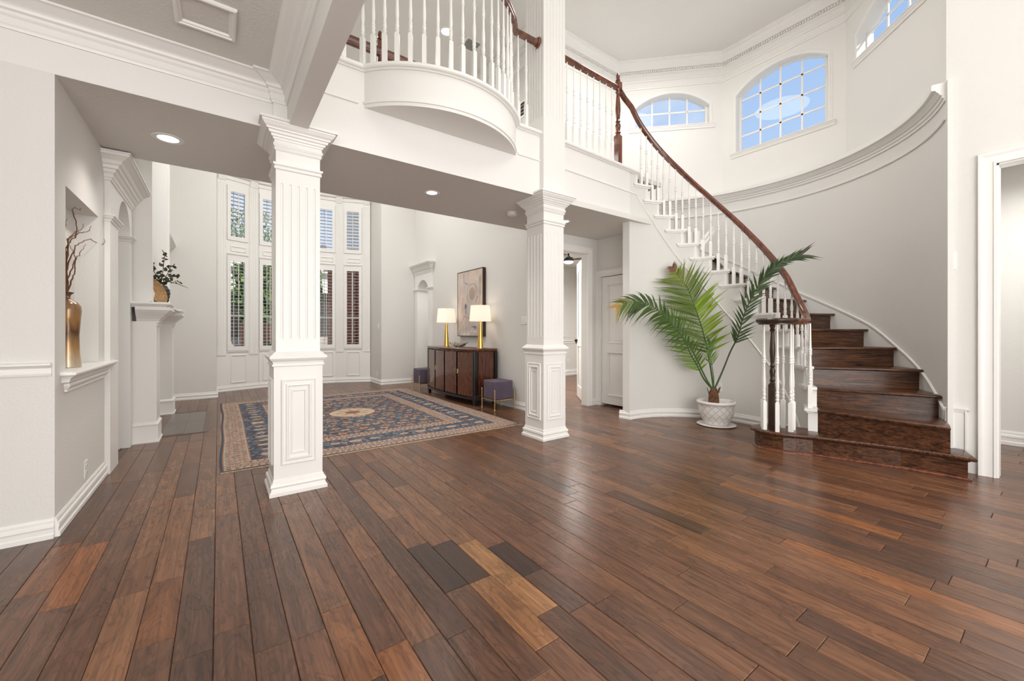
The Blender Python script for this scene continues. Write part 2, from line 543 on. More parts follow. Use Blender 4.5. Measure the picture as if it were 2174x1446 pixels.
class MB:
    def __init__(self):
        self.v, self.f = [], []

    def add(self, verts, faces):
        o = len(self.v)
        self.v += [tuple(p) for p in verts]
        self.f += [tuple(i + o for i in f) for f in faces]
        return self

    def box(self, x0, x1, y0, y1, z0, z1):
        return self.add([(x0, y0, z0), (x1, y0, z0), (x1, y1, z0), (x0, y1, z0), (x0, y0, z1), (x1, y0, z1), (x1, y1, z1), (x0, y1, z1)],
                        [(0, 3, 2, 1), (4, 5, 6, 7), (0, 1, 5, 4), (1, 2, 6, 5), (2, 3, 7, 6), (3, 0, 4, 7)])

    def cbox(self, x0, x1, y0, y1, z0, z1, c):
        """box with a chamfered top"""
        return self.add([(x0, y0, z0), (x1, y0, z0), (x1, y1, z0), (x0, y1, z0),
                         (x0, y0, z1 - c), (x1, y0, z1 - c), (x1, y1, z1 - c), (x0, y1, z1 - c),
                         (x0 + c, y0 + c, z1), (x1 - c, y0 + c, z1), (x1 - c, y1 - c, z1), (x0 + c, y1 - c, z1)],
                        [(0, 1, 5, 4), (1, 2, 6, 5), (2, 3, 7, 6), (3, 0, 4, 7), (4, 5, 9, 8), (5, 6, 10, 9), (6, 7, 11, 10), (7, 4, 8, 11), (8, 9, 10, 11)])

    def rings(self, rings, ring_closed=True, cap0=True, cap1=True, path_closed=False):
        n = len(rings[0])
        vs = [p for r in rings for p in r]
        fs = []
        R = len(rings)
        for i in range(R if path_closed else R - 1):
            a, b = i * n, ((i + 1) % R) * n
            for j in range(n if ring_closed else n - 1):
                k = (j + 1) % n
                fs.append((a + j, a + k, b + k, b + j))
        if not path_closed:
            if cap0:
                fs.append(tuple(range(n - 1, -1, -1)))
            if cap1:
                fs.append(tuple((R - 1) * n + j for j in range(n)))
        return self.add(vs, fs)

    def lathe(self, prof, c=(0, 0, 0), seg=20, caps=True):
        rs = [[(c[0] + r * math.cos(2 * PI * j / seg), c[1] + r * math.sin(2 * PI * j / seg), c[2] + z) for j in range(seg)] for r, z in prof]
        return self.rings(rs, True, caps, caps)

    def square(self, prof, cx, cy, hwy=None):
        """stack of square rings: prof = (half width, z)"""
        rs = [[(cx - w, cy - w, z), (cx + w, cy - w, z), (cx + w, cy + w, z), (cx - w, cy + w, z)] for w, z in prof]
        return self.rings(rs)

    def tube(self, pts, rad, seg=8, caps=True):
        pts = [Vector(p) for p in pts]
        rads = rad if isinstance(rad, (list, tuple)) else [rad] * len(pts)
        rs = []
        ref = Vector((0, 0, 1))
        for i, p in enumerate(pts):
            t = (pts[min(i + 1, len(pts) - 1)] - pts[max(i - 1, 0)]).normalized()
            if abs(t.dot(ref)) > 0.95:
                ref = Vector((1, 0, 0))
            u = t.cross(ref).normalized()
            w = u.cross(t).normalized()
            ref = w
            rs.append([tuple(p + (u * math.cos(2 * PI * j / seg) + w * math.sin(2 * PI * j / seg)) * rads[i]) for j in range(seg)])
        return self.rings(rs, True, caps, caps)

    def sweep(self, path, prof, closed=False, m=None):
        m = m or (lambda u, v, w: (u, v, w))
        n = len(path)
        rs = []
        for i, (x, y) in enumerate(path):
            def nrm(a, b):
                dx, dy = path[b][0] - path[a][0], path[b][1] - path[a][1]
                L = math.hypot(dx, dy) or 1
                return (-dy / L, dx / L)
            if closed:
                n1, n2 = nrm((i - 1) % n, i), nrm(i, (i + 1) % n)
            else:
                n1 = nrm(i - 1, i) if i else None
                n2 = nrm(i, i + 1) if i < n - 1 else None
                n1 = n1 or n2
                n2 = n2 or n1
            k = 1 + n1[0] * n2[0] + n1[1] * n2[1]
            mx_, my_ = (n1[0] + n2[0]) / max(k, .2), (n1[1] + n2[1]) / max(k, .2)
            rs.append([m(x + mx_ * o, y + my_ * o, w) for o, w in prof])
        return self.rings(rs, False, True, True, closed)

    def slab(self, outer, holes, m, t, back=True):
        """flat wall with holes in the (u, v) plane, thickness t behind w = 0"""
        loops = [outer] + list(holes)
        flat = [p for L in loops for p in L]
        tris = tessellate_polygon([[Vector((p[0], p[1], 0)) for p in L] for L in loops])
        N = len(flat)
        vs = [m(u, v, 0) for u, v in flat] + [m(u, v, -t) for u, v in flat]
        fs = []
        for tr in tris:
            a, b, c = (flat[i] for i in tr)
            if (b[0] - a[0]) * (c[1] - a[1]) - (b[1] - a[1]) * (c[0] - a[0]) < 0:
                tr = (tr[0], tr[2], tr[1])
            fs.append(tuple(tr))
            if back:
                fs.append((tr[0] + N, tr[2] + N, tr[1] + N))
        o = 0
        for L in loops:
            k = len(L)
            for i in range(k):
                j = (i + 1) % k
                fs.append((o + i, o + j, o + j + N, o + i + N))
            o += k
        return self.add(vs, fs)

    def flutes(self, m, u0, u1, v0, v1, cs, fw, f0, f1, depth=0.007):
        """flat face with round-ended grooves cut in"""
        def loop(c, hw, a, b, n=5):
            pts = [(c + hw * math.cos(PI + PI * k / n), a + hw + hw * math.sin(PI + PI * k / n)) for k in range(n + 1)]
            pts += [(c + hw * math.cos(PI * k / n), b - hw + hw * math.sin(PI * k / n)) for k in range(n + 1)]
            return pts
        outer = [(u0, v0), (u1, v0), (u1, v1), (u0, v1)]
        hs = [loop(c, fw / 2, f0, f1) for c in cs]
        flat = outer + [p for h in hs for p in h]
        tris = tessellate_polygon([[Vector((p[0], p[1], 0)) for p in L] for L in [outer] + hs])
        self.add([m(u, v, 0) for u, v in flat], [tuple(t) for t in tris])
        for c, h in zip(cs, hs):
            inn = loop(c, fw * .16, f0 + fw * .35, f1 - fw * .35)
            self.rings([[m(u, v, 0) for u, v in h], [m(u, v, -depth) for u, v in inn]], True, False, True)
        return self

    def build(self, name, mat, parent=None, smooth=False, auto=None, loc=(0, 0, 0), fix=True):
        me = bpy.data.meshes.new(name)
        me.from_pydata(self.v, [], self.f)
        if fix:
            bm = bmesh.new()
            bm.from_mesh(me)
            bmesh.ops.recalc_face_normals(bm, faces=bm.faces)
            bm.to_mesh(me)
            bm.free()
        me.materials.append(mat)
        if smooth:
            me.polygons.foreach_set('use_smooth', [True] * len(me.polygons))
            me.set_sharp_from_angle(angle=auto or 0.7)
        return link(name, me, parent, loc)


def wpos(o):
    p = Vector(o.location)
    while o.parent:
        o = o.parent
        p += Vector(o.location)
    return p


def link(name, me, parent=None, loc=(0, 0, 0)):
    """loc: world position of the mesh's own origin"""
    o = bpy.data.objects.new(name, me)
    COL.objects.link(o)
    o.location = loc
    if parent is not None:
        o.parent = parent
        o.location = Vector(loc) - wpos(parent)
    return o


def tag(o, label=None, cat=None, group=None, kind=None):
    if label:
        o['label'] = label
    if cat:
        o['category'] = cat
    if group:
        o['group'] = group
    if kind:
        o['kind'] = kind
    return o


def thing(name, loc, label=None, cat=None, group=None, kind=None):
    o = bpy.data.objects.new(name, None)
    o.empty_display_size = 0.1
    COL.objects.link(o)
    o.location = loc
    return tag(o, label, cat, group, kind)


def struct(name, mb, mat, parent=None, **kw):
    o = mb.build(name, mat, parent, **kw)
    if parent is None:
        o['kind'] = 'structure'
    return o


def sgroup(name, loc=(0, 0, 0)):
    return thing(name, loc, kind='structure')


def dup(root, delta, label=None, rotz=None):
    """copy of a thing with copies of its parts and sub-parts"""
    def cp(o, parent):
        c = o.copy()
        COL.objects.link(c)
        if parent is not None:
            c.parent = parent
        for ch in list(o.children):
            cp(ch, c)
        return c
    r = cp(root, None)
    r.location = Vector(root.location) + Vector(delta)
    if rotz is not None:
        r.rotation_euler.z = rotz
    if label:
        r['label'] = label
    return r


def interp(x, pts):
    if x <= pts[0][0]:
        return pts[0][1]
    for (a, va), (b, vb) in zip(pts, pts[1:]):
        if x <= b:
            return va + (vb - va) * (x - a) / (b - a)
    return pts[-1][1]


mapX = lambda X, s: (lambda u, v, w: (X + s * w, u, v))      # wall in the plane x = X, facing s
mapY = lambda Y, s: (lambda u, v, w: (u, Y + s * w, v))      # wall in the plane y = Y, facing s
rect = lambda a, b, c, d: [(a, c), (b, c), (b, d), (a, d)]


def arc_rect(a, b, z0, zs, za, n=14):
    """rectangle with a segmental arch on top: springing zs, apex za"""
    w = (b - a) / 2
    s = za - zs
    Rr = (w * w + s * s) / (2 * s)
    c = (a + b) / 2
    th = math.asin(min(1, w / Rr))
    pts = [(a, z0), (b, z0)]
    for k in range(n + 1):
        t = th - 2 * th * k / n
        pts.append((c + Rr * math.sin(t), za - Rr + Rr * math.cos(t)))
    return pts


def arc_top(x, a, b, zs, za):
    w = (b - a) / 2
    s = za - zs
    Rr = (w * w + s * s) / (2 * s)
    return za - Rr + math.sqrt(max(0, Rr * Rr - (x - (a + b) / 2) ** 2))


# moulding profiles: (distance from the wall, height)
BASE = [(0, 0), (.020, 0), (.020, .022), (.014, .030), (.014, .052), (.018, .060), (.016, .072), (.009, .080), (.009, .092), (.004, .104), (0, .104)]
CHAIR = [(0, 0), (.010, .0), (.013, .012), (.008, .020), (.008, .040), (.016, .048), (.026, .056), (.026, .066), (0, .070)]
CASING = [(0, 0), (0, .016), (.012, .018), (.018, .012), (.05, .012), (.062, .018), (.078, .024), (.090, .024), (.090, 0)]
PANEL = [(0, 0), (.004, .012), (.012, .014), (.016, .008), (.022, .008), (.026, .002), (.026, 0)]

# ------------------------------------------------------------------ main dimensions
YB, YB2, ZB = 3.1935, 3.31, 2.477          # front face of the beam wall, its back, lower soffit
YS = 4.37                                   # far edge of the bridge above
Z2, ZC = 3.13, 5.2                          # upper floor, upper ceiling
XL, XP, XR = -0.71, 3.46, 4.733             # niche wall, painting wall, right wall
YK = 8.35                                   # back wall of the far room
CX, CY = 4.191, 2.337                       # centre of the curved stair
RW = 0.92                                   # inner stair wall radius
RO = 1.815                                  # outer stair wall radius
TH = {1: -88, 2: -75, 3: -66.5, 4: -57.5, 5: -46.5, 6: -34, 7: -21.5, 8: -11, 9: -0.2, 10: 10.5, 11: 21.2, 12: 31.8, 13: 41.7, 14: 51.5, 15: 61.2, 16: 71.2, 17: 81.6}
THO = dict(TH)
THO.update({2: -82.2, 3: -68.6, 4: -57.2, 5: -45.8})
ZT = lambda k: 0.178 if k == 1 else .2032 + .1844 * (k - 1)
ZT17 = 3.13
pol = lambda r, deg, z: (CX + r * math.cos(math.radians(deg)), CY + r * math.sin(math.radians(deg)), z)
NOSE = [(TH[k], ZT(k)) for k in range(1, 17)] + [(TH[17], ZT17)]


# ------------------------------------------------------------------ floor: planks along y
PITCH, X0 = 0.1124, 0.21
floor = sgroup('floor')
struct('subfloor', MB().box(-4.2, 9.0, -3.4, 10.2, -0.12, -0.0045), M['subfloor'], floor)
PAL = [(.165, .073, .036), (.145, .062, .031), (.185, .082, .039), (.125, .056, .030), (.170, .074, .035), (.105, .048, .027), (.205, .092, .043), (.140, .058, .028), (.190, .083, .038), (.155, .070, .037)]
special = [  # boards that stand out in the photograph: x row start, y range, tint
    (1.0205, 1.217, 1.863, (.34, .165, .066)), (0.908, 1.087, 1.545, (.27, .122, .048)), (-0.575, 2.37, 2.97, (.27, .092, .027)),
    (-0.687, 2.55, 3.05, (.20, .07, .022)), (0.4335, 0.95, 1.40, (.24, .09, .03)), (0.3208, 1.30, 1.72, (.22, .085, .03)),
    (1.132, 1.45, 1.75, (.045, .02, .012)), (0.7957, 1.55, 1.98, (.045, .02, .012)), (0.9081, 1.545, 1.93, (.05, .022, .013)),
    (2.9, 0.55, 1.5, (.26, .10, .034)), (2.34, 0.1, .9, (.25, .098, .036)), (-.2396, 1.9, 2.35, (.2, .075, .027))]
boards = []
nrow0, nrow1 = -38, 78
for i in range(nrow0, nrow1):
    xa = X0 + i * PITCH
    if xa < -4.1 or xa > 8.8:
        continue
    marks = sorted([s for s in special if abs(s[0] - xa) < 0.05], key=lambda s: s[1])
    y = -3.3 - random.random() * 0.8
    q = 0
    while y < 10.0:
        if q < len(marks) and y >= marks[q][1] - 0.001:
            boards.append((xa, marks[q][1], marks[q][2], marks[q][3]))
            y = marks[q][2]
            q += 1
            continue
        L = random.choice((.38, .5, .62, .75, .9, 1.05, 1.2)) * random.uniform(.9, 1.1)
        y2 = y + L
        if q < len(marks) and y2 > marks[q][1] - 0.2:
            y2 = marks[q][1]
        c = random.choice(PAL)
        k = random.uniform(.85, 1.15)
        boards.append((xa, y, y2, tuple(v * k for v in c)))
        y = y2
FX, FY = math.sin(.6253), math.cos(.6253)


def shown(b):
    """how large a board shows from the middle of the room"""
    x, y = b[0] + PITCH / 2, (b[1] + b[2]) / 2
    dz = x * FX + y * FY
    dx = x * FY - y * FX
    if dz < 0.9 or abs(dx / dz) > 1.32 or (x < XL + .02 and y > 3.1) or (x < -2.2):
        return 0
    if -0.02 < x < 2.9 and 3.86 < y < 7.6:
        return 0
    return (b[2] - b[1]) / dz ** 3


order = sorted(boards, key=shown, reverse=True)
near = [b for b in order[:298] if shown(b) > 0]
rest = [b for b in boards if b not in set(near)]
for n_, (xa, ya, yb, c) in enumerate(near):
    dz_ = random.uniform(-.0008, .0006)
    o = MB().cbox(xa + .0007, xa + PITCH - .0007, ya + .0008, yb - .0008, -.008, dz_, .0022).build('plank', M['plank'], floor, fix=False)
    o.color = (*c, 1)
far = MB()
for (xa, ya, yb, c) in rest:
    far.cbox(xa + .0007, xa + PITCH - .0007, ya + .0008, yb - .0008, -.008, random.uniform(-.0007, .0004), .0022)
o = far.build('far_planks', M['plank_far'], floor, fix=False)
o['kind'] = 'stuff'

# ------------------------------------------------------------------ front beam wall, dining side
b = MB()
b.box(-3.6, XL, YB, YB2, 0, ZB)
struct('wall_left', b, M['wall'])
b = MB().box(-3.6, 0.384, YB, YB2, ZB, 3.0)
struct('wall_beam_left', b, M['fascia'])
b = MB().box(0.384, 0.495, -3.2, YB2, ZB, ZC)
struct('wall_beam_front', b, M['fascia'])
b = MB()
b.sweep([(XL + .001, 9), (XL, YB), (-3.6, YB)][1:], BASE)
struct('baseboard_left', b, M['trim'])
b = MB()
b.sweep([(XL - .01, YB), (-3.6, YB)], [(o_, z_ + .865) for o_, z_ in CHAIR])
struct('trim_1', b, M['trim'])          # chair rail on the dining wall
# dining ceiling, crown and panel mouldings
struct('ceiling', MB().box(-3.6, .44, -3.2, YB + .02, 2.79, 2.86), M['ceil'])
CROWN = [(0, 2.645), (.010, 2.645), (.012, 2.655), (.020, 2.665), (.020, 2.700), (.030, 2.712), (.030, 2.728), (.044, 2.734), (.046, 2.744), (.052, 2.752),
         (.064, 2.758), (.084, 2.766), (.100, 2.774), (.108, 2.778), (.122, 2.779), (.122, 2.791)]
b = MB()
b.sweep([(.384, -3.1), (.384, YB - .026), (.300, YB - .026), (.300, YB), (-3.6, YB)], CROWN)
b.sweep([(.384, YB - .03), (.384, YB - .026), (.300, YB - .026), (.300, YB)], [(0, 2.50), (0.001, 2.65)])
struct('trim_2', b, M['trim'], smooth=True, auto=.5)
b = MB()
for (a, c, d, e) in ((-.190, .080, 2.575, 2.853), (-.72, -.447, 2.44, 2.735), (-.190, .08, 2.0, 2.44), (-.72, -.447, 1.9, 2.32)):
    b.sweep(rect(a, c, d, e), [(0, 0), (0, .012), (.006, .018), (.016, .018), (.020, .011), (.028, .011), (.032, .004), (.034, 0)], True, lambda u, v, w: (u, v, 2.79 - w))
struct('trim_3', b, M['trim'])

# ------------------------------------------------------------------ niche wall and arched opening (plane x = XL)
m = mapX(XL, 1)
N0, N1, NZ0, NZ1 = 3.382, 4.172, .872, 1.935
b = MB()
b.slab(rect(YB2, 4.66, 0, ZB), [rect(N0, N1, NZ0, NZ1)], m, .123)
b.box(XL - .20, XL - .122, YB2, 4.66, 0, ZB)
struct('wall_niche', b, M['wall'])
b = MB()
b.sweep([(XL, 4.40), (XL, YB), (XL - .002, YB - .0)][:2], BASE)
struct('baseboard_niche', b, M['trim'])
# sill of the niche with its bed mouldings
b = MB()
b.sweep([(XL - .115, N1 + .26), (XL, N1 + .26), (XL, N0 - .04), (XL - .115, N0 - .04)], [(.0, .872), (.055, .872), (.062, .866), (.062, .856), (.05, .848), (.036, .834), (.03, .818), (.03, .812), (0, .812)])
b.box(XL - .12, XL + .03, N0, N1, .862, .8735)
b.sweep([(XL - .05, N1 + .20), (XL, N1 + .20), (XL, N0 - .01), (XL - .05, N0 - .01)], [(0, .806), (.022, .806), (.026, .79), (.018, .775), (.010, .768), (.012, .756), (0, .752)])
struct('trim_4', b, M['trim'], smooth=True, auto=.5)


def arch_casing(name, X, s, ya, yb, oa, ob, zs, za, ztop, proj=.03, corn=.15):
    """cased arch in the plane x = X facing s: pilasters, impost blocks, arch face and entablature"""
    g = sgroup(name)
    mm = mapX(X, s)
    hole = [(ob, 0)] + [p for p in arc_rect(oa, ob, 0, zs, za, 18)[2:]] + [(oa, 0)]
    outer = [(ya, 0), (oa, 0)] + list(reversed(hole[1:-1])) + [(ob, 0), (yb, 0), (yb, ztop - .2), (ya, ztop - .2)]
    bb = MB()
    bb.slab(outer, [], lambda u, v, w: mm(u, v, w + proj), proj + .26)
    bb.build('casing_face', M['trim'], g)
    bb = MB()
    P = [(0, ztop - .20), (.008, ztop - .196), (.008, ztop - .18), (.016, ztop - .172), (.016, ztop - .15), (.030, ztop - .135), (.034, ztop - .118), (.046, ztop - .112), (.050, ztop - .09),
         (.062, ztop - .082), (.072, ztop - .058), (.094, ztop - .042), (.108, ztop - .030), (.114, ztop - .028), (.114, ztop - .012), (.122, ztop - .01), (.122, ztop), (0, ztop)]
    f_ = X + s * proj
    path = [(X - s * .02, ya), (f_, ya), (f_, yb), (X - s * .02, yb)]
    if s > 0:
        path = path[::-1]
    else:
        path = path
    bb.sweep(path, [(o_ * corn / .122, z_) for o_, z_ in P])
    bb.build('entablature', M['trim'], g, smooth=True, auto=.4)
    for (a, c) in ((ya, oa), (ob, yb)):
        bb = MB()
        pth = [(X - s * .24, a), (f_, a), (f_, c), (X - s * .24, c)]
        if s > 0:
            pth = pth[::-1]
        IP = [(0, zs - .045), (.006, zs - .044), (.008, zs - .03), (.018, zs - .022), (.024, zs - .008), (.030, zs - .006), (.030, zs + .006), (0, zs + .008)]
        bb.sweep(pth, IP)
        bb.build('impost', M['trim'], g, smooth=True, auto=.4)
    return g


arch_casing('trim_5', XL, 1, 4.36, 5.345, 4.67, 5.24, 1.995, 2.25, 2.462, .032, .135)
# passage behind that arch
b = MB()
b.box(XL - .30, XL - .24, 4.3, 4.67, 0, ZB)
b.box(XL - 1.9, XL - .02, 5.245, 5.34, 0, ZB)
b.box(XL - 1.9, XL - .25, 4.5, 4.66, 0, ZB)
b.box(XL - 1.98, XL - 1.9, 4.5, 5.34, 0, ZB)
b.box(XL - .03, XL, 4.36, 5.345, 2.262, 2.30)
struct('wall_passage', b, M['wall'])
struct('ceiling_passage', MB().box(XL - 1.9, XL - .03, 4.5, 5.34, 2.455, ZB + .03), M['ceil'])

# ------------------------------------------------------------------ bridge slab, soffit, fascia and balcony bow
struct('ceiling_lower', MB().box(-1.2, 4.9, YB + .001, YS, ZB - .0015, ZB + .06), M['ceil'])
b = MB()
b.box(-1.2, XP, YS - .02, YS, ZB + .0, Z2)
b.box(-1.2, 4.9, YB2, YS - .02, Z2 - .06, Z2 - .002)
struct('floor_upper', b, M['fascia'])
fas = [(4.158, 3.250), (2.946, YB), (.384, YB)]
b = MB()
b.rings([[(.384, YB, ZB - .001), (2.9, YB, ZB - .001), (4.158, 3.25, ZB - .001), (4.158, 3.36, ZB), (2.9, 3.30, ZB), (.384, 3.30, ZB)],
         [(.384, YB, 3.09), (2.9, YB, 3.09), (4.158, 3.25, 3.09), (4.158, 3.36, 3.09), (2.9, 3.30, 3.09), (.384, 3.30, 3.09)]])
struct('wall_fascia', b, M['fascia'])
NOSEP = [(0, 3.085), (.012, 3.085), (.018, 3.094), (.036, 3.098), (.042, 3.106), (.042, 3.122), (.034, 3.131), (-.12, 3.131)]
b = MB()
b.sweep([(4.32, 3.262), (4.158, 3.250), (2.93, YB)], NOSEP)
MID = [(0, 2.828), (.012, 2.832), (.012, 2.846), (.004, 2.852), (0, 2.852)]
b.sweep([(4.158, 3.250), (2.93, YB)], MID)
b.sweep([(.86, YB), (.384, YB)], MID)
b.sweep([(2.66, YB), (2.37, YB)], MID)
BC = (1.63, 3.755)
arcp = lambda R, a0, a1, n: [(BC[0] + R * math.cos(math.radians(a0 + (a1 - a0) * k / n)), BC[1] + R * math.sin(math.radians(a0 + (a1 - a0) * k / n))) for k in range(n + 1)]
RB = .915
aa = math.degrees(math.asin((BC[1] - YB) / RB))
bow = arcp(RB, -aa, -180 + aa, 40)
b.sweep([(2.66, YB)] + bow + [(.384, YB)], NOSEP)
b.sweep(bow, [(0, 2.84), (.010, 2.842), (.012, 2.858), (.004, 2.864), (0, 2.864)])
struct('trim_6', b, M['trim'], smooth=True, auto=.5)
b = MB()
bot = bow + []
b.rings([[(x, y, 2.815) for x, y in bot], [(x, y, 3.10) for x, y in bot]])
struct('balcony', b, M['fascia'], smooth=True, auto=.5)

# ------------------------------------------------------------------ columns
CASE = [(0, 0), (.004, .010), (.010, .012), (.014, .006), (.028, .006), (.034, .012), (.044, .014), (.050, .004), (.054, .004), (.054, 0)]


def column(cx, cy, label, pilaster):
    g = thing('column', (cx, cy, 0), label, 'column', None, 'structure')
    w = .1365
    MB().square([(.178, 0), (.178, .022), (.168, .032), (.165, .05), (.172, .062), (.168, .078), (.158, .084), (.156, .10), (.151, .108)], cx, cy).build('base', M['trim'], g)
    MB().square([(.150, .104), (.150, .872)], cx, cy).build('pedestal', M['trim'], g)
    MB().square([(.150, .862), (.160, .866), (.160, .876), (.154, .882), (.158, .896), (.170, .908), (.172, .912), (.176, .918), (.176, .930), (.166, .938), (.146, .958), (.140, .962)], cx, cy).build('pedestal_cap', M['trim'], g)
    bb = MB()
    z0, z1 = .958, 2.325
    cs = [-2 * .0502, -.0502, 0, .0502, 2 * .0502]
    for mm in (lambda u, v, q: (cx + u, cy - w - q, v), lambda u, v, q: (cx - w - q, cy - u, v), lambda u, v, q: (cx + w + q, cy + u, v), lambda u, v, q: (cx - u, cy + w + q, v)):
        bb.flutes(mm, -w, w, z0, z1, cs, .0165, 1.045, 2.105)
    bb.build('shaft', M['trim'], g)
    MB().square([(w, 2.19), (.146, 2.196), (.146, 2.206), (.142, 2.214), (.152, 2.222), (.154, 2.234), (.14, 2.24), (w, 2.241)], cx, cy).build('astragal', M['trim'], g)
    MB().square([(w, 2.318), (.142, 2.320), (.148, 2.330), (.142, 2.338), (.148, 2.344), (.154, 2.356), (.150, 2.366), (.146, 2.370), (.146, 2.386), (.152, 2.388), (.156, 2.400), (.164, 2.402), (.168, 2.416), (.178, 2.418),
                 (.184, 2.434), (.194, 2.436), (.196, 2.446), (.208, 2.456), (.218, 2.470), (.222, 2.474), (.222, 2.484), (.234, 2.486), (.234, 2.502)], cx, cy).build('capital', M['trim'], g)
    r_ = rect(-.109, .109, .196, .776)
    for mm in (lambda u, v, q: (cx + u, cy - .150 - q, v), lambda u, v, q: (cx - .150 - q, cy - u, v), lambda u, v, q: (cx + .150 + q, cy + u, v), lambda u, v, q: (cx - u, cy + .150 + q, v)):
        bb = MB()
        bb.sweep(r_, CASE, True, mm)
        bb.sweep(rect(-.050, .050, .266, .706), [(0, 0), (.004, .007), (.012, .007), (.016, 0)], True, mm)
        bb.build('panel_moulding', M['trim'], g)
    if pilaster:
        bb = MB()
        w2 = .147
        cs2 = [(-w2 + .042) + k * .0422 for k in range(6)]
        for mm in (lambda u, v, q: (cx + u, cy - w2 - q, v), lambda u, v, q: (cx - w2 - q, cy - u, v), lambda u, v, q: (cx + w2 + q, cy + u, v), lambda u, v, q: (cx - u, cy + w2 + q, v)):
            bb.flutes(mm, -w2, w2, 2.5, ZC, cs2, .019, 3.28, ZC - .3)
        bb.build('upper_pilaster', M['fascia'], g)
    return g


column(.4485, 3.278, 'white fluted square column nearest the camera, at the rug corner', False)
column(2.799, 3.278, 'white fluted square column whose pilaster runs on up past the balcony', True)

# ------------------------------------------------------------------ far room walls
b = MB()
b.box(XL - .1, XL, 5.33, YK + .1, 0, ZC)
b.box(XL - .1, XL, YS, 5.4, ZB - .2, ZC)
struct('wall_fireplace', b, M['wall'])
b = MB()
b.box(XL, -.026, YK, YK + .12, 0, ZC)
b.box(-.146, -.026, YK + .12, 9.15, 0, ZC)
b.box(2.715, XP + .1, YK, YK + .12, 0, ZC)
b.box(2.715, 2.835, YK + .12, 9.15, 0, ZC)
struct('wall_back', b, M['wall'])
b = MB()
b.sweep([(-.026, 9.06), (-.026, YK), (XL, YK)], BASE)
b.sweep([(XP, YK), (2.715, YK), (2.715, 9.04)], BASE)
struct('baseboard_back', b, M['trim'])
m = mapX(XP, -1)
b = MB()
AR0, AR1 = 7.65, 8.31
hole = arc_rect(AR0, AR1, -.01, 1.99, 2.2, 18)
b.slab([(4.222, 0), (AR0, 0)] + [p for p in reversed(hole[2:])] + [(AR1, 0), (YK + .1, 0), (YK + .1, ZC), (YS, ZC), (YS, ZB), (4.222, ZB)], [], m, .12)
struct('wall_right', b, M['wall'])
g = arch_casing('trim_7', XP, -1, 7.49, 8.45 - .13, 7.65, 8.19, 1.985, 2.165, 2.49, .03, .12)
b = MB()
b.sweep([(XP, 4.222), (XP, 7.49)], BASE)
struct('baseboard_right', b, M['trim'])
# room behind the right arch
b = MB()
b.box(XP + .12, 6.2, 7.5, 7.58, 0, 2.6)
b.box(XP + .12, 6.2, 9.4, 9.5, 0, 2.6)
b.box(6.1, 6.2, 7.5, 9.5, 0, 2.6)
b.box(XP + .1, 6.2, 7.5, 9.5, 2.55, 2.65)
struct('wall_passage_right', b, M['fascia'])

# ------------------------------------------------------------------ bay of shuttered windows
BV = [(-.026, 9.05), (.638, 9.314), (1.34, 9.405), (2.04, 9.314), (2.715, 9.05)]
fmaps = []
for i in range(4):
    (ax, ay), (bx, by) = BV[i], BV[i + 1]
    L = math.hypot(bx - ax, by - ay)
    ex, ey = (bx - ax) / L, (by - ay) / L
    fmaps.append((lambda ax, ay, ex, ey: (lambda u, v, w: (ax + ex * u + ey * w, ay + ey * u - ex * w, v)))(ax, ay, ex, ey))
FL = .709
panes = {0: (.161, .524), 1: (0.006, .369), 2: (.343, .703), 3: (.168, .538)}
strips = {0: [(.004, .146), (.54, .70)], 1: [(.385, .53), (.56, .705)], 2: [(.005, .15), (.18, .325)], 3: [(.004, .155), (.552, .705)]}
UZ, LZ = (2.785, 3.80), (.74, 2.512)
for i in range(4):
    mm = fmaps[i]
    a, c = panes[i]
    b = MB()
    b.slab(rect(0, FL, 0, ZC), [rect(a, c, *UZ), rect(a, c, *LZ)], mm, .12)
    struct('wall_bay', b, M['trim'])
b = MB()
b.sweep(list(reversed(BV)), BASE)
struct('baseboard_bay', b, M['trim'])
b = MB()
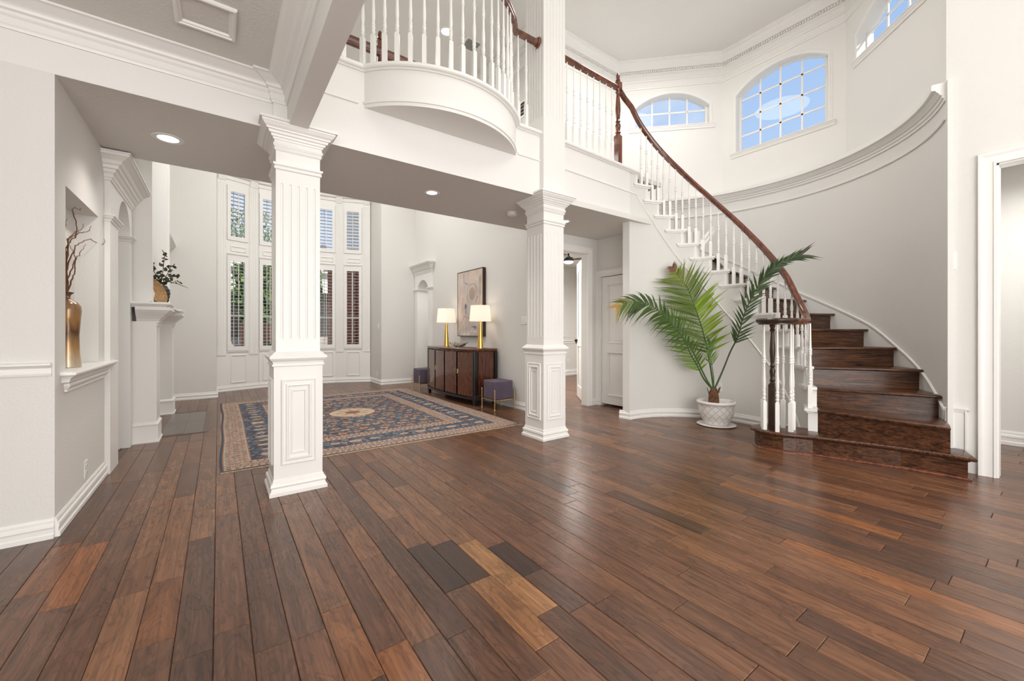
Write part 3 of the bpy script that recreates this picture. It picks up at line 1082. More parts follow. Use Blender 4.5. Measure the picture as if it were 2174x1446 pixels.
for i in range(4):
    mm = fmaps[i]
    a, c = panes[i]
    up = lambda u, v, w, mm=mm: mm(u, v, w)
    # raised panels: below the sill and between the shutters
    b.sweep(rect(a + .06, c - .035, .142, .664), PANEL, True, up)
    b.sweep(rect(a + .06, c - .035, 2.585, 2.69), PANEL, True, up)
    for z_ in (2.530, .715):
        b.add(*(lambda q: (q.v, q.f))(MB().rings([[mm(a, z_, 0), mm(a, z_, .014), mm(a, z_ + .012, .018), mm(a, z_ + .018, 0)], [mm(c, z_, 0), mm(c, z_, .014), mm(c, z_ + .012, .018), mm(c, z_ + .018, 0)]])))
    # entablature over the shutters
    b.rings([[mm(0, 3.90, 0), mm(0, 3.90, .012), mm(0, 3.96, .016), mm(0, 3.98, .05), mm(0, 4.02, .06), mm(0, 4.02, 0)], [mm(FL, 3.90, 0), mm(FL, 3.90, .012), mm(FL, 3.96, .016), mm(FL, 3.98, .05), mm(FL, 4.02, .06), mm(FL, 4.02, 0)]])
    for (s0, s1) in strips[i]:
        n_ = 4
        cs = [s0 + (s1 - s0) * (k + .5) / n_ for k in range(n_)]
        b.flutes(lambda u, v, w, mm=mm: mm(u, v, w + .012), s0, s1, .66, 3.88, cs, .014, .70, 3.82, .006)
        for (p, q) in ((s0, s1),):
            b.add([mm(p, .66, 0), mm(p, .66, .012), mm(p, 3.88, .012), mm(p, 3.88, 0), mm(q, .66, 0), mm(q, .66, .012), mm(q, 3.88, .012), mm(q, 3.88, 0)],
                  [(0, 1, 2, 3), (4, 7, 6, 5), (0, 4, 5, 1), (3, 2, 6, 7)])
        mid = (s0 + s1) / 2
        b.rings([[mm(s0 + .01, z_, w_) for z_, w_ in ((3.86, 0), (3.86, .02), (3.98, .045), (4.0, .07), (4.03, .07), (4.03, 0))], [mm(s1 - .01, z_, w_) for z_, w_ in ((3.86, 0), (3.86, .02), (3.98, .045), (4.0, .07), (4.03, .07), (4.03, 0))]])
struct('trim_8', b, M['trim'])


def shutter(i, a, c, z0, z1, nl, label, mids=(), tilt=8, ajar=0.0):
    mm0 = fmaps[i]
    base = mm0((a + c) / 2, z0, 0)
    g = thing('window_shutter', base, label, 'shutter', 'louvred shutters of the bay window')
    mm = mm0 if not ajar else (lambda u, v, w: mm0(u, v, w + ajar * (u - a) / (c - a)))
    e = .004
    st = .058
    b_ = MB()
    u0, u1, v0, v1 = a + e, c - e, z0 + e, z1 - e
    hz0, hz1 = z0 + .082, z1 - .105
    b_.slab(rect(u0, u1, v0, v1), [rect(u0 + st, u1 - st, hz0, hz1)], lambda u, v, w: mm(u, v, w + .012), .03)
    b_.build('shutter_frame', M['trim'], g)
    pitch = (hz1 - hz0) / nl
    lm = None
    for k in range(nl):
        zc = hz0 + pitch * (k + .5)
        t_ = math.radians(tilt)
        ch, th = .030, .004
        o_ = Vector(mm((u0 + u1) / 2, zc, -.003))
        if lm is None:
            q = MB()
            rr = []
            for uu in (u0 + st + .002, u1 - st - .002):
                ring = []
                for (dw, dz) in ((-ch, 0), (-ch * .5, th), (ch * .5, th), (ch, 0), (ch * .5, -th), (-ch * .5, -th)):
                    w_ = dw * math.cos(t_) - dz * math.sin(t_)
                    z_ = dw * math.sin(t_) + dz * math.cos(t_)
                    ring.append(tuple(Vector(mm(uu, zc + z_, w_ - .003)) - o_))
                rr.append(ring)
            q.rings(rr)
            lo = q.build('louver', M['louver'], g, loc=o_)
            lm = lo.data
        else:
            link('louver', lm, g, loc=o_)
    b_ = MB()
    uc = (u0 + u1) / 2
    b_.rings([[mm(uc - .005, hz0 + .03, w_) for w_ in (.03, .04)] + [mm(uc + .005, hz0 + .03, w_) for w_ in (.04, .03)],
              [mm(uc - .005, hz1 - .03, w_) for w_ in (.03, .04)] + [mm(uc + .005, hz1 - .03, w_) for w_ in (.04, .03)]])
    b_.build('tilt_rod', M['louver'], g)
    side = u0 if i in (0, 1) else u1
    for zz in (z0 + .12, z1 - .16):
        hb = MB()
        hb.rings([[mm(side - .005, zz, w_) for w_ in (.008, .018)] + [mm(side + .005, zz, w_) for w_ in (.018, .008)], [mm(side - .005, zz + .05, w_) for w_ in (.008, .018)] + [mm(side + .005, zz + .05, w_) for w_ in (.018, .008)]])
        hb.build('hinge', M['trim'], g)
    return g


ordn = ['leftmost', 'second from left', 'third from left', 'rightmost']
for i in range(4):
    a, c = panes[i]
    shutter(i, a, c, UZ[0], UZ[1], 12, f'{ordn[i]} short upper white louvred shutter in the bay', tilt=(6, 6, 6, 38)[i], ajar=(0, 0, .0, 0)[i])
    shutter(i, a, c, LZ[0], LZ[1], 24, f'{ordn[i]} tall lower white louvred shutter in the bay', tilt=2)
wn_ = 0


def bay_window(i, a, c, z0, z1, rail):
    global wn_
    wn_ += 1
    mm = fmaps[i]
    g = sgroup(f'window_{wn_}', mm((a + c) / 2, z0, -.09))
    b_ = MB()
    b_.slab(rect(a, c, z0, z1), [rect(a + .03, c - .03, z0 + .03, z1 - .03)], lambda u, v, w: mm(u, v, w - .075), .035)
    if rail:
        b_.rings([[mm(a + .03, rail + z_, w_) for z_, w_ in ((-.02, -.07), (.02, -.07), (.02, -.11), (-.02, -.11))], [mm(c - .03, rail + z_, w_) for z_, w_ in ((-.02, -.07), (.02, -.07), (.02, -.11), (-.02, -.11))]])
    u_ = (a + c) / 2 - .03
    b_.rings([[mm(u_ + d_, z0 + .03, w_) for d_, w_ in ((-.006, -.085), (.006, -.085), (.006, -.10), (-.006, -.10))], [mm(u_ + d_, z1 - .03, w_) for d_, w_ in ((-.006, -.085), (.006, -.085), (.006, -.10), (-.006, -.10))]])
    b_.build('window_frame', M['vinyl'], g)
    q = MB()
    q.rings([[mm(a + .03, z0 + .03, w_) for w_ in (-.090, -.094)] + [mm(c - .03, z0 + .03, w_) for w_ in (-.094, -.090)], [mm(a + .03, z1 - .03, w_) for w_ in (-.090, -.094)] + [mm(c - .03, z1 - .03, w_) for w_ in (-.094, -.090)]])
    q.build('window_pane', M['glass'], g)


for i in range(4):
    a, c = panes[i]
    bay_window(i, a, c, UZ[0], UZ[1], None)
    bay_window(i, a, c, LZ[0], LZ[1], 1.395)

# ------------------------------------------------------------------ hall behind the second column
YH, XH = 4.222, 4.633
m = mapY(YH, -1)
b = MB()
DO0, DO1, DOZ = 3.60, 4.42, 2.244
b.slab([(XP, 0), (DO0, 0), (DO0, DOZ), (DO1, DOZ), (DO1, 0), (XH + .1, 0), (XH + .1, ZB), (XP, ZB)], [], m, .12)
struct('wall_hall', b, M['wall'])
b = MB()
m2 = mapX(XH, -1)
CD0, CD1, CDZ = 3.34, 4.141, 1.914
b.slab([(YH, 0), (CD1, 0), (CD1, CDZ), (CD0, CDZ), (CD0, 0), (3.2, 0), (3.2, ZB), (YH, ZB)], [], m2, .12)
struct('wall_hall_right', b, M['wall'])


def casing(path, mm, name='trim_9', parent=None):
    b_ = MB()
    b_.sweep(path, CASING, False, mm)
    return struct(name, b_, M['trim'], parent, smooth=True, auto=.5)


casing([(DO0, 0), (DO0, DOZ), (DO1, DOZ), (DO1, 0)], m, 'trim_9')
casing([(CD1, 0), (CD1, CDZ), (CD0, CDZ), (CD0, 0)][::-1], m2, 'trim_10')
b = MB()
b.sweep([(XH, YH - .08), (XH, YH), (DO1 + .09, YH)], BASE)
struct('baseboard_hall', b, M['trim'])
d1 = sgroup('door_1', (XH, 3.74, .012))
b = MB()
b.slab(rect(CD0 + .004, CD1 - .004, .035, CDZ - .008), [rect(CD0 + .11, CD1 - .11, .80 - .64, .795), rect(CD0 + .11, CD1 - .11, .93, 1.79)], lambda u, v, w: m2(u, v, w - .012), .035)
b.box(XH + .026, XH + .04, CD0 + .1, CD1 - .1, .15, 1.8)
b.build('door_panel', M['trim'], d1)
b = MB()
for (z0, z1) in ((.16, .795), (.93, 1.79)):
    b.sweep(rect(CD0 + .11, CD1 - .11, z0, z1), [(-.006, .0), (-.004, .008), (.008, .010), (.014, .002), (.022, 0), (.024, -.014)], True, lambda u, v, w: m2(u, v, w - .012))
b.build('panel_moulding', M['trim'], d1)
for z_ in (.22, 1.0, 1.62):
    MB().lathe([(.006, 0), (.008, .004), (.008, .086), (.006, .09)], (XH - .006, CD1 - .002, z_), 8).build('hinge', M['trim'], d1)
d2 = sgroup('door_2', (4.40, YH + .12, .01))
th = math.radians(37.5)
mo = lambda u, v, w: (4.452 + math.sin(th) * u * 1.0 + w * math.cos(th), YH + .10 + math.cos(th) * u - w * math.sin(th), v)
b = MB()
b.slab(rect(.02, .80, .012, 2.232), [rect(.14, .68, .20, .86), rect(.14, .68, 1.0, 2.08)], lambda u, v, w: mo(u, v, -w), .038)
b.rings([[mo(.14, .2, .012), mo(.68, .2, .012), mo(.68, 2.1, .012), mo(.14, 2.1, .012)], [mo(.14, .2, .026), mo(.68, .2, .026), mo(.68, 2.1, .026), mo(.14, 2.1, .026)]])
b.build('door_panel', M['trim'], d2)
for z_ in (.28, .98, 1.34, 1.98):
    b = MB()
    b.rings([[mo(u_, z_, w_) for u_, w_ in ((-.045, -.004), (.02, -.004), (.02, .004), (-.045, .004))], [mo(u_, z_ + .09, w_) for u_, w_ in ((-.045, -.004), (.02, -.004), (.02, .004), (-.045, .004))]])
    b.build('hinge', M['chrome'], d2)
MB().lathe([(.012, -.07), (.014, -.04), (.028, -.03), (.030, -.012), (.018, 0), (.0, .002)][::-1], mo(.74, .97, -.02), 12).build('door_knob', M['black'], d2)

# bedroom beyond the open door
b = MB()
b.box(XP + .12, 7.5, 7.43, 7.5, 0, 2.75)
b.box(7.42, 7.5, 4.3, 7.45, 0, 2.75)
b.box(XP + .12, XP + .16, 4.34, 7.43, 0, 2.75)
b.box(XH + .1, 7.5, YH + .02, 4.34, 0, 2.75)
struct('wall_bedroom', b, M['wall'])
struct('ceiling_bedroom', MB().box(XP + .12, 7.5, 4.3, 7.5, 2.72, 2.8), M['ceil2'])
b = MB()
b.sweep([(7.42, 7.43), (XP + .16, 7.43)], [(o_, z_ * 1.5) for o_, z_ in BASE])
b.sweep([(7.42, 7.43), (XP + .16, 7.43)], [(o_, z_ + .80) for o_, z_ in CHAIR])
b.sweep([(7.42, 7.43), (XP + .16, 7.43)], [(o_ * .7, z_ * .5 + .935) for o_, z_ in CHAIR])
struct('baseboard_bedroom', b, M['trim'])

# ------------------------------------------------------------------ right wall, study beyond it
m = mapX(XR, -1)
b = MB()
RD0, RD1, RDZ = -.62, .345, 2.36
b.slab([(.605, 0), (RD1, 0), (RD1, RDZ), (RD0, RDZ), (RD0, 0), (-3.2, 0), (-3.2, ZC), (.605, ZC)], [], m, .12)
struct('wall_right_front', b, M['wall'])
casing([(RD1, 0), (RD1, RDZ), (RD0, RDZ), (RD0, 0)][::-1], m, 'trim_11')
b = MB()
b.box(XR + .002, XR + .121, RD1 - .012, RD1 - .0005, 0, RDZ)
b.box(XR + .002, XR + .121, RD0 + .0005, RD0 + .012, 0, RDZ)
b.box(XR + .002, XR + .121, RD0, RD1, RDZ - .012, RDZ - .0005)
struct('trim_12', b, M['trim'])
b = MB()
b.box(6.22, 6.3, -2.5, 2.0, 0, 2.75)
b.box(XR + .12, 6.3, -2.6, -2.5, 0, 2.75)
struct('wall_study', b, M['wall'])
struct('ceiling_study', MB().box(XR + .11, 6.3, -2.6, .5, 2.7, 2.78), M['ceil2'])
b = MB()
b.sweep([(6.22, -2.5), (6.22, 2.0)], [(o_, z_ * 1.3) for o_, z_ in BASE])
struct('baseboard_study', b, M['trim'])

# ------------------------------------------------------------------ outer stair wall: curved below, faceted with arched windows above
rout = lambda deg: RO + .075 * min(1, max(0, (deg - 5) / 50))
b = MB()
ths = [-74 + k * 3 for k in range(50)]
ths = [t for t in ths if t <= 71]
rs0 = [pol(rout(t), t, 0) for t in ths]
b.rings([[pol(rout(t), t, 0), pol(rout(t), t, 3.1), pol(rout(t) + .03, t, 3.1), pol(rout(t) + .03, t, 0)] for t in ths], True)
struct('wall_stair', b, M['wall'], smooth=True, auto=.5)
LEDGE = [(0, 2.80), (.012, 2.802), (.016, 2.815), (.010, 2.822), (0, 2.824)]
LED2 = [(0, 2.955), (.010, 2.955), (.014, 2.968), (.010, 2.976), (.022, 2.984), (.026, 2.996), (.022, 3.004), (.036, 3.012), (.044, 3.028), (.056, 3.040), (.060, 3.052), (.085, 3.058), (.085, 3.098), (.078, 3.104), (-.3, 3.104)]
b = MB()
thl = [-72.5 + k * 2.5 for k in range(58)]
pth = [pol(rout(t), t, 0)[:2] for t in thl if t <= 69]
b.sweep(pth, LEDGE)
b.sweep(pth, LED2)
struct('trim_13', b, M['trim'], smooth=True, auto=.5)
YU = 4.17
DL = lambda u, v, w: (6.08 - u * .70711 - w * .70711, 3.066 + u * .70711 - w * .70711, v)     # left facet, u from the corner
DM = mapX(6.08, -1)
DR = lambda u, v, w: (6.08 - u * .70711 - w * .70711, 1.605 - u * .70711 + w * .70711, v)
LDL = (YU - 3.066) / .70711
holeL = arc_rect(.19, 1.285, 4.20, 4.485, 4.70)
holeM = arc_rect(1.775, 2.872, 3.672, 4.50, 4.705)
holeR = arc_rect(.2135, 1.40, 4.20, 4.50, 4.70)
b = MB()
b.slab(rect(0, LDL, 3.0, ZC), [holeL], DL, .16)
struct('wall_upper_left', b, M['fascia'])
b = MB()
b.slab(rect(1.605, 3.066, 3.0, ZC), [holeM], DM, .16)
struct('wall_upper_middle', b, M['fascia'])
b = MB()
b.slab(rect(0, 1.87, 3.0, ZC), [holeR], DR, .16)
struct('wall_upper_right', b, M['fascia'])
b = MB()
cxl = DL(LDL, 0, 0)
b.slab([(cxl[0], Z2 - .1), (cxl[0], ZC), (XP + .0, ZC), (XP, Z2 - .1)], [], mapY(YU, -1), .08)
struct('wall_upper_back', b, M['fascia'])
# upper crown with dentils
CR = [(0, 4.80), (.012, 4.803), (.016, 4.82), (.008, 4.83), (.008, 4.905), (.018, 4.91), (.022, 4.93), (.016, 4.94), (.016, 5.0), (.03, 5.008), (.034, 5.02), (.026, 5.03), (.026, 5.062), (.05, 5.07), (.06, 5.085), (.10, 5.12), (.115, 5.14), (.115, 5.16), (.125, 5.165), (.125, ZC)]
cpath = [DR(1.85, 0, 0)[:2], (6.08, 1.605), (6.08, 3.066), cxl[:2], (XP + .01, YU)]
b = MB()
b.sweep(cpath, CR)
struct('trim_14', b, M['trim'], smooth=True, auto=.5)
dn = MB()
for (p, q) in zip(cpath, cpath[1:]):
    L = math.hypot(q[0] - p[0], q[1] - p[1])
    ex, ey = (q[0] - p[0]) / L, (q[1] - p[1]) / L
    nx_, ny_ = -ey, ex
    k = .03
    while k < L - .03:
        c_ = [(p[0] + ex * (k + d_) + nx_ * o_, p[1] + ey * (k + d_) + ny_ * o_) for d_, o_ in ((0, .02), (.016, .02), (.016, .044), (0, .044))]
        dn.rings([[(x, y, 5.032) for x, y in c_], [(x, y, 5.060) for x, y in c_]])
        k += .030
o = struct('trim_15', dn, M['trim'])
# crown on the far-room painting wall
b = MB()
b.sweep([(XP, YS - .1), (XP, YK)], CR)
struct('trim_16', b, M['trim'], smooth=True, auto=.5)
CASW = [(0, 0), (0, .012), (.008, .020), (.022, .020), (.028, .012), (.040, .012), (.046, .004), (.05, 0)]
# window bars and panes


def arched_window(mm, hole, d, a, c, z0, zs, za, cols, bars, casing_):
    global wn_
    wn_ += 1
    g = sgroup(f'window_{wn_}', mm((a + c) / 2, z0, 0))
    mr = lambda u, v, w: mm(u, v, w - d)
    fr = MB()
    outer = [(hole[0][0] - .02, hole[0][1] - .02), (hole[1][0] + .02, hole[1][1] - .02)] + [(u + (.02 if k == 0 else (-.02 if k == len(hole) - 3 else 0)), v + .02) for k, (u, v) in enumerate(hole[2:])]
    inner = arc_rect(a, c, z0, zs, za)
    fr.slab(outer, [inner], lambda u, v, w: mr(u, v, w + .012), .04)
    wd = .011
    for k in range(1, cols):
        u = a + (c - a) * k / cols
        fr.rings([[mr(u + du, z0, w_) for du, w_ in ((-wd, -.002), (wd, -.002), (wd, -.014), (-wd, -.014))], [mr(u + du, arc_top(u, a, c, zs, za), w_) for du, w_ in ((-wd, -.002), (wd, -.002), (wd, -.014), (-wd, -.014))]])
    for z in bars:
        fr.rings([[mr(a, z + dz, w_) for dz, w_ in ((-wd, -.002), (wd, -.002), (wd, -.014), (-wd, -.014))], [mr(c, z + dz, w_) for dz, w_ in ((-wd, -.002), (wd, -.002), (wd, -.014), (-wd, -.014))]])
    fr.build('window_frame', M['vinyl'], g)
    zl = [z0] + list(bars) + [None]
    for k in range(cols):
        ua, ub = a + (c - a) * k / cols, a + (c - a) * (k + 1) / cols
        for j in range(len(zl) - 1):
            lo = zl[j]
            if zl[j + 1] is None:
                top = [(ub + (ua - ub) * t / 4, arc_top(ub + (ua - ub) * t / 4, a, c, zs, za)) for t in range(5)]
                if min(p[1] for p in top) < lo + .005:
                    top = [(u, max(v, lo + .002)) for u, v in top]
            else:
                top = [(ub, zl[j + 1]), (ua, zl[j + 1])]
            ring = [(ua, lo), (ub, lo)] + top
            p_ = MB().rings([[mr(u, v, -.006) for u, v in ring], [mr(u, v, -.010) for u, v in ring]])
            p_.build('window_pane', M['glass'], g)
    cs = MB()
    hh = hole[2:]
    path = [hole[1]] + hh + [hole[0]]
    cs.sweep(path[::-1], CASW, False, mm)
    cs.build('window_casing', M['trim'], g, smooth=True, auto=.5)
    sl = MB()
    s0, s1 = hole[0][0] - .075, hole[1][0] + .075
    SP = [(-.055, .0), (-.055, .010), (-.03, .016), (-.022, .022), (-.004, .030), (.0, .036), (.008, .036), (.008, -.10)]
    sl.rings([[mm(s, z0 + (hole[0][1] - z0) + dz, w_) for dz, w_ in SP] for s in (s0, s1)], True)
    sl.build('window_sill', M['trim'], g)
    return g


# pane outlines on the recessed glass planes
arched_window(DL, holeL, .10, .222, 1.25, 4.27, 4.532, 4.70, 4, [4.462], 0)
arched_window(DM, holeM, .10, 1.836, 2.844, 3.730, 4.55, 4.70, 4, [3.937, 4.19, 4.458], 0)
arched_window(DR, holeR, .10, .225, 1.36, 4.323, 4.53, 4.75, 4, [4.482], 0)
def prism(pts, z0, z1):
    return MB().slab(pts, [], lambda u, v, w: (u, v, z1 + w), z1 - z0)


struct('ceiling_upper', prism([(.38, -3.3), (4.86, -3.3), (4.86, .30), (6.14, 1.57), (6.14, 3.09), (5.06, YU + .06), (3.6, YU + .06), (3.6, 8.47), (2.8, 8.47), (2.8, 9.2), (1.34, 9.5), (-.1, 9.2), (-.1, 8.47), (-.8, 8.47), (-.8, 3.2), (.38, 3.2)], ZC, ZC + .1), M['ceil2'])
struct('roof', prism([(-4.4, -3.6), (4.95, -3.6), (4.95, -.05), (6.55, 1.42), (6.55, 3.25), (5.2, 4.6), (5.2, 9.55), (-4.4, 9.55)], ZC + .1, ZC + .2), M['roof'])
struct('roof_dining', MB().box(-4.3, .384, -3.3, 3.2, 2.9, 3.0), M['roof'])
# outer shell that keeps the daylight out where the house has no windows
b = MB()
b.box(-4.3, -3.6, -3.4, 10, -.1, 5.3)
b.box(-4.3, 6.4, -3.5, -3.2, -.1, 5.3)
b.box(-3.6, XL - .1, YK + .1, YK + .2, 0, 5.3)
b.box(-3.6, XL - .1, YB2, YB2 + .02, 2.4, 5.3)
struct('wall_outer', b, M['roof'])
b = MB()
b.box(XR + .12, 6.3, .5, .62, 0, 3.1)
struct('wall_study_back', b, M['wall'])

# ------------------------------------------------------------------ curved stair
stair = thing('staircase', (CX, CY, 0), 'curved oak staircase with white inner stringer winding up beside the palm', 'staircase')
# inner wall of the well, its top following the steps
b = MB()
ks = list(range(2, 17))
for k in ks:
    t0, t1 = TH[k] + 1.2, (TH[k + 1] + 1.2)
    n_ = 4
    zt = ZT(k) - .03
    zb = 0
    b.rings([[pol(RW, t0 + (t1 - t0) * j / n_, zb), pol(RW, t0 + (t1 - t0) * j / n_, zt), pol(RW + .07, t0 + (t1 - t0) * j / n_, zt), pol(RW + .07, t0 + (t1 - t0) * j / n_, zb)] for j in range(n_ + 1)])
b.rings([[pol(RW, t, 0), pol(RW, t, 3.09), pol(RW + .1, t, 3.09), pol(RW + .1, t, 0)] for t in (82.8, 86, 89, 92)])
b.build('stringer_wall', M['wall'], stair, smooth=True, auto=.4)
b = MB()
b.sweep([pol(RW, t, 0)[:2] for t in range(-74, 93, 3)] + [(4.150, 3.40)], BASE)
b.build('baseboard', M['trim'], stair, smooth=True, auto=.5)
# moulding under the steps
MS = [(-16, .80), (-13.4, .845), (.8, 1.121), (10.8, 1.308), (23.1, 1.569), (43.7, 1.975), (61.8, 2.375), (68, 2.52), (84.5, 2.84), (92, 2.845)]
b = MB()
MSx = [(-75, -.25)] + MS
tl = [t for t in range(-55, 85, 3)] + [84.5, 88, 92]
PR_ = [(0, -.012), (.010, -.010), (.014, -.002), (.010, .006), (.004, .010), (0, .012)]
slope = .0195
b.rings([[pol(RW - o_, t, (interp(t, MS) if t > -16 else .80 + (t + 16) * slope) + dz) for o_, dz in PR_] for t in tl])
b.build('stringer_moulding', M['trim'], stair, smooth=True, auto=.6)


def inset(path, d):
    n_ = len(path)
    out = []
    for i in range(n_):
        p, q, r_ = path[i - 1], path[i], path[(i + 1) % n_]
        def nn(a, b_):
            L_ = math.hypot(b_[0] - a[0], b_[1] - a[1]) or 1
            return ((b_[1] - a[1]) / L_, -(b_[0] - a[0]) / L_)
        n1, n2 = nn(p, q), nn(q, r_)
        kk = max(.4, 1 + n1[0] * n2[0] + n1[1] * n2[1])
        out.append((q[0] + (n1[0] + n2[0]) / kk * d, q[1] + (n1[1] + n2[1]) / kk * d))
    return out


def wedge(mb, ai, ao, bi, bo, r0, r1, z0, z1, n=4):
    top, botm = [], []
    inner = [pol(r0, ai + (bi - ai) * j / n, 0)[:2] for j in range(n + 1)]
    outer = [pol(r1, ao + (bo - ao) * j / n, 0)[:2] for j in range(n + 1)]
    ring = inner + outer[::-1]
    return mb.rings([[(x, y, z0) for x, y in ring], [(x, y, z1) for x, y in ring]])


def local(mb, deg, z):
    """same mesh in a frame whose x runs along the step"""
    ca, sa = math.cos(math.radians(deg)), math.sin(math.radians(deg))
    o_ = Vector((CX, CY, z))
    mb.v = [(((x - CX) * ca + (y - CY) * sa), (-(x - CX) * sa + (y - CY) * ca), zz - z) for x, y, zz in mb.v]
    return o_


for k in range(2, 18):
    z = ZT(k) if k < 17 else ZT17
    ang = TH[k]
    nx1 = TH[k + 1] + 2 if k < 17 else TH[k] + 8
    nxo = THO[k + 1] + 2 if k < 17 else THO[k] + 12
    q = MB()
    e = -1.0
    inn_ = [pol(.985, ang + e * 1.4 + (nx1 - ang - e * 1.4) * j / 4, 0)[:2] for j in range(5)]
    out_ = [pol(rout(ang) - .004, THO[k] + e + (nxo - THO[k] - e) * j / 4, 0)[:2] for j in range(5)]
    rg_ = inn_ + out_[::-1]
    q.rings([[(x, y, zz) for x, y in inset(rg_, d_)] for d_, zz in ((.009, z - .027), (.002, z - .023), (0, z - .013), (.002, z - .004), (.009, z))])
    o_ = local(q, ang, z)
    t = q.build('tread', M['stairwood'], stair, loc=o_, smooth=True, auto=.9)
    t.rotation_euler.z = math.radians(ang)
    zl = ZT(k - 1) if k > 2 else ZT(1)
    q = MB()
    wedge(q, ang + 1.0, THO[k] + .8, ang + 2.2, THO[k] + 1.6, .985, rout(ang) - .006, zl, z - .026, 1)
    o_ = local(q, ang, z)
    t = q.build('riser', M['stairwood'], stair, loc=o_)
    t.rotation_euler.z = math.radians(ang)
    q = MB()
    wedge(q, ang + .94, THO[k] + .74, ang + 1.2, THO[k] + 1.0, .99, rout(ang) - .007, z - .075, z - .026, 1)
    o_ = local(q, ang, z)
    t = q.build('riser_strip', M['stairwood'], stair, loc=o_)
    t.rotation_euler.z = math.radians(ang)
    if k < 17:
        q = MB()
        wedge(q, ang - 1.6, ang - 1.6, TH[k + 1] + 6.2, TH[k + 1] + 4.5, RW - .026, .99, z - .022, z + .002, 5)
        wedge(q, ang - .6, ang - .6, TH[k + 1] + 5.0, TH[k + 1] + 4, RW - .012, .96, z - .040, z - .022, 5)
        q.build('tread_return', M['trim'], stair)
    q = MB()
    wedge(q, ang + .9, ang + .9, ang + 3, ang + 3, RW - .001, .992, zl, z - .022, 1)
    q.build('riser_end', M['trim'], stair)
# skirt board along the outer wall
SK = [(-71, .487), (-65.7, .575), (-56.4, .765), (-45.8, .965), (-36.3, 1.165), (-23.9, 1.36), (-16.9, 1.47), (-9.8, 1.585), (20, 2.16), (69, 2.98)]
b = MB()
tk = [t for t in range(-71, 70, 3)]
b.rings([[pol(rout(t) - .002, t, max(0, interp(t, SK) - .6)), pol(rout(t) - .010, t, max(0, interp(t, SK) - .6)), pol(rout(t) - .010, t, interp(t, SK) - .03), pol(rout(t) - .016, t, interp(t, SK) - .026), pol(rout(t) - .020, t, interp(t, SK) - .012), pol(rout(t) - .020, t, interp(t, SK)), pol(rout(t) - .002, t, interp(t, SK) + .004)] for t in tk], False)
b.build('skirt_board', M['trim'], stair, smooth=True, auto=.5)
b = MB()
b.box(XR - .014, XR, .496, .612, .178, .487)
b.box(XR - .020, XR, .490, .618, .470, .487)
b.box(XR - .022, XR, .490, .502, .178, .487)
b.box(XR - .026, XR, .486, .622, .487, .496)
b.build('plinth_block', M['trim'], stair)
# bottom step with its rounded end
z1 = ZT(1)
outl = [(4.452, .413), (4.446, .568), (4.410, .812), (4.315, 1.119), (4.245, 1.35), (4.19, 1.455), (4.135, 1.54), (4.108, 1.63), (4.105, 1.71), (4.128, 1.785), (4.185, 1.845), (4.27, 1.87), (4.36, 1.85), (4.44, 1.79), (4.50, 1.68), (4.62, 1.30), (4.70, .80), (4.725, .61), (4.70, .50)]


b = MB()
rr = [[(x, y, z) for x, y in inset(outl, d)] for d, z in ((.008, z1 - .030), (0, z1 - .024), (-.002, z1 - .012), (.002, z1 - .003), (.010, z1))]
b.rings(rr)
b.v = [(x - CX, y - CY, z - z1) for x, y, z in b.v]
t = b.build('tread', M['stairwood'], stair, loc=(CX, CY, z1), smooth=True, auto=.8)
b = MB()
b.rings([[(x, y, z) for x, y in inset(outl, d)] for d, z in ((.036, 0), (.036, z1 - .045), (.030, z1 - .042), (.022, z1 - .029))])
b.v = [(y - .413, -(x - CX), z) for x, y, z in b.v]
t = b.build('riser', M['stairwood'], stair, loc=(CX, .413, 0))
t.rotation_euler.z = PI / 2
b = MB()
b.rings([[(x, y, z) for x, y in inset(outl, d)] for d, z in ((.020, 0), (.020, .006), (.025, .014), (.036, .018))])
b.v = [(y - .413, -(x - CX), z) for x, y, z in b.v]
t = b.build('shoe_moulding', M['rail'], stair, loc=(CX, .413, 0))
t.rotation_euler.z = PI / 2
# enclosed mass under the steps (dark, never lit)
b = MB()
b.rings([[pol(RW + .068, t, 0), pol(RW + .068, t, 2.4), pol(RW + .075, t, 2.4), pol(RW + .075, t, 0)] for t in range(30, 92, 6)])
b.build('stringer_backing', M['trim'], stair)

# ------------------------------------------------------------------ railings
RAILZ = [(-80, 1.195), (-66, 1.20), (-58, 1.235), (-50, 1.34), (-41, 1.505), (-33.8, 1.677), (-21.7, 1.915), (-7.4, 2.198), (6, 2.463), (25.8, 2.84), (46.4, 3.211), (69.8, 3.601), (82, 3.80), (86, 3.88), (91, 3.97)]


def baluster_mesh(name):
    """unit-height turned baluster: square foot, rings, long vase, thin top"""
    q = MB()
    w = .0165
    q.rings([[(-w, -w, 0), (w, -w, 0), (w, w, 0), (-w, w, 0)], [(-w, -w, .26), (w, -w, .26), (w, w, .26), (-w, w, .26)], [(-w * .7, -w * .7, .272), (w * .7, -w * .7, .272), (w * .7, w * .7, .272), (-w * .7, w * .7, .272)]])
    q.lathe([(.0115, .268), (.0125, .276), (.0095, .283), (.0155, .290), (.0155, .299), (.0105, .306), (.0145, .322), (.0155, .338), (.0110, .352), (.0152, .358), (.0152, .366), (.0108, .374), (.0125, .39), (.0152, .425), (.0148, .46), (.0115, .54), (.0098, .60),
             (.0098, .625), (.0150, .632), (.0150, .640), (.0110, .646), (.0140, .656), (.0140, .668), (.0105, .676), (.0150, .682), (.0150, .690), (.0112, .70), (.0100, .74), (.0085, .82), (.0072, .93), (.0070, 1.0)], (0, 0, 0), 12)
    me_o = q.build(name, M['trim'], None, smooth=True, auto=.6)
    me = me_o.data
    bpy.data.objects.remove(me_o)
    return me


BAL = baluster_mesh('baluster')


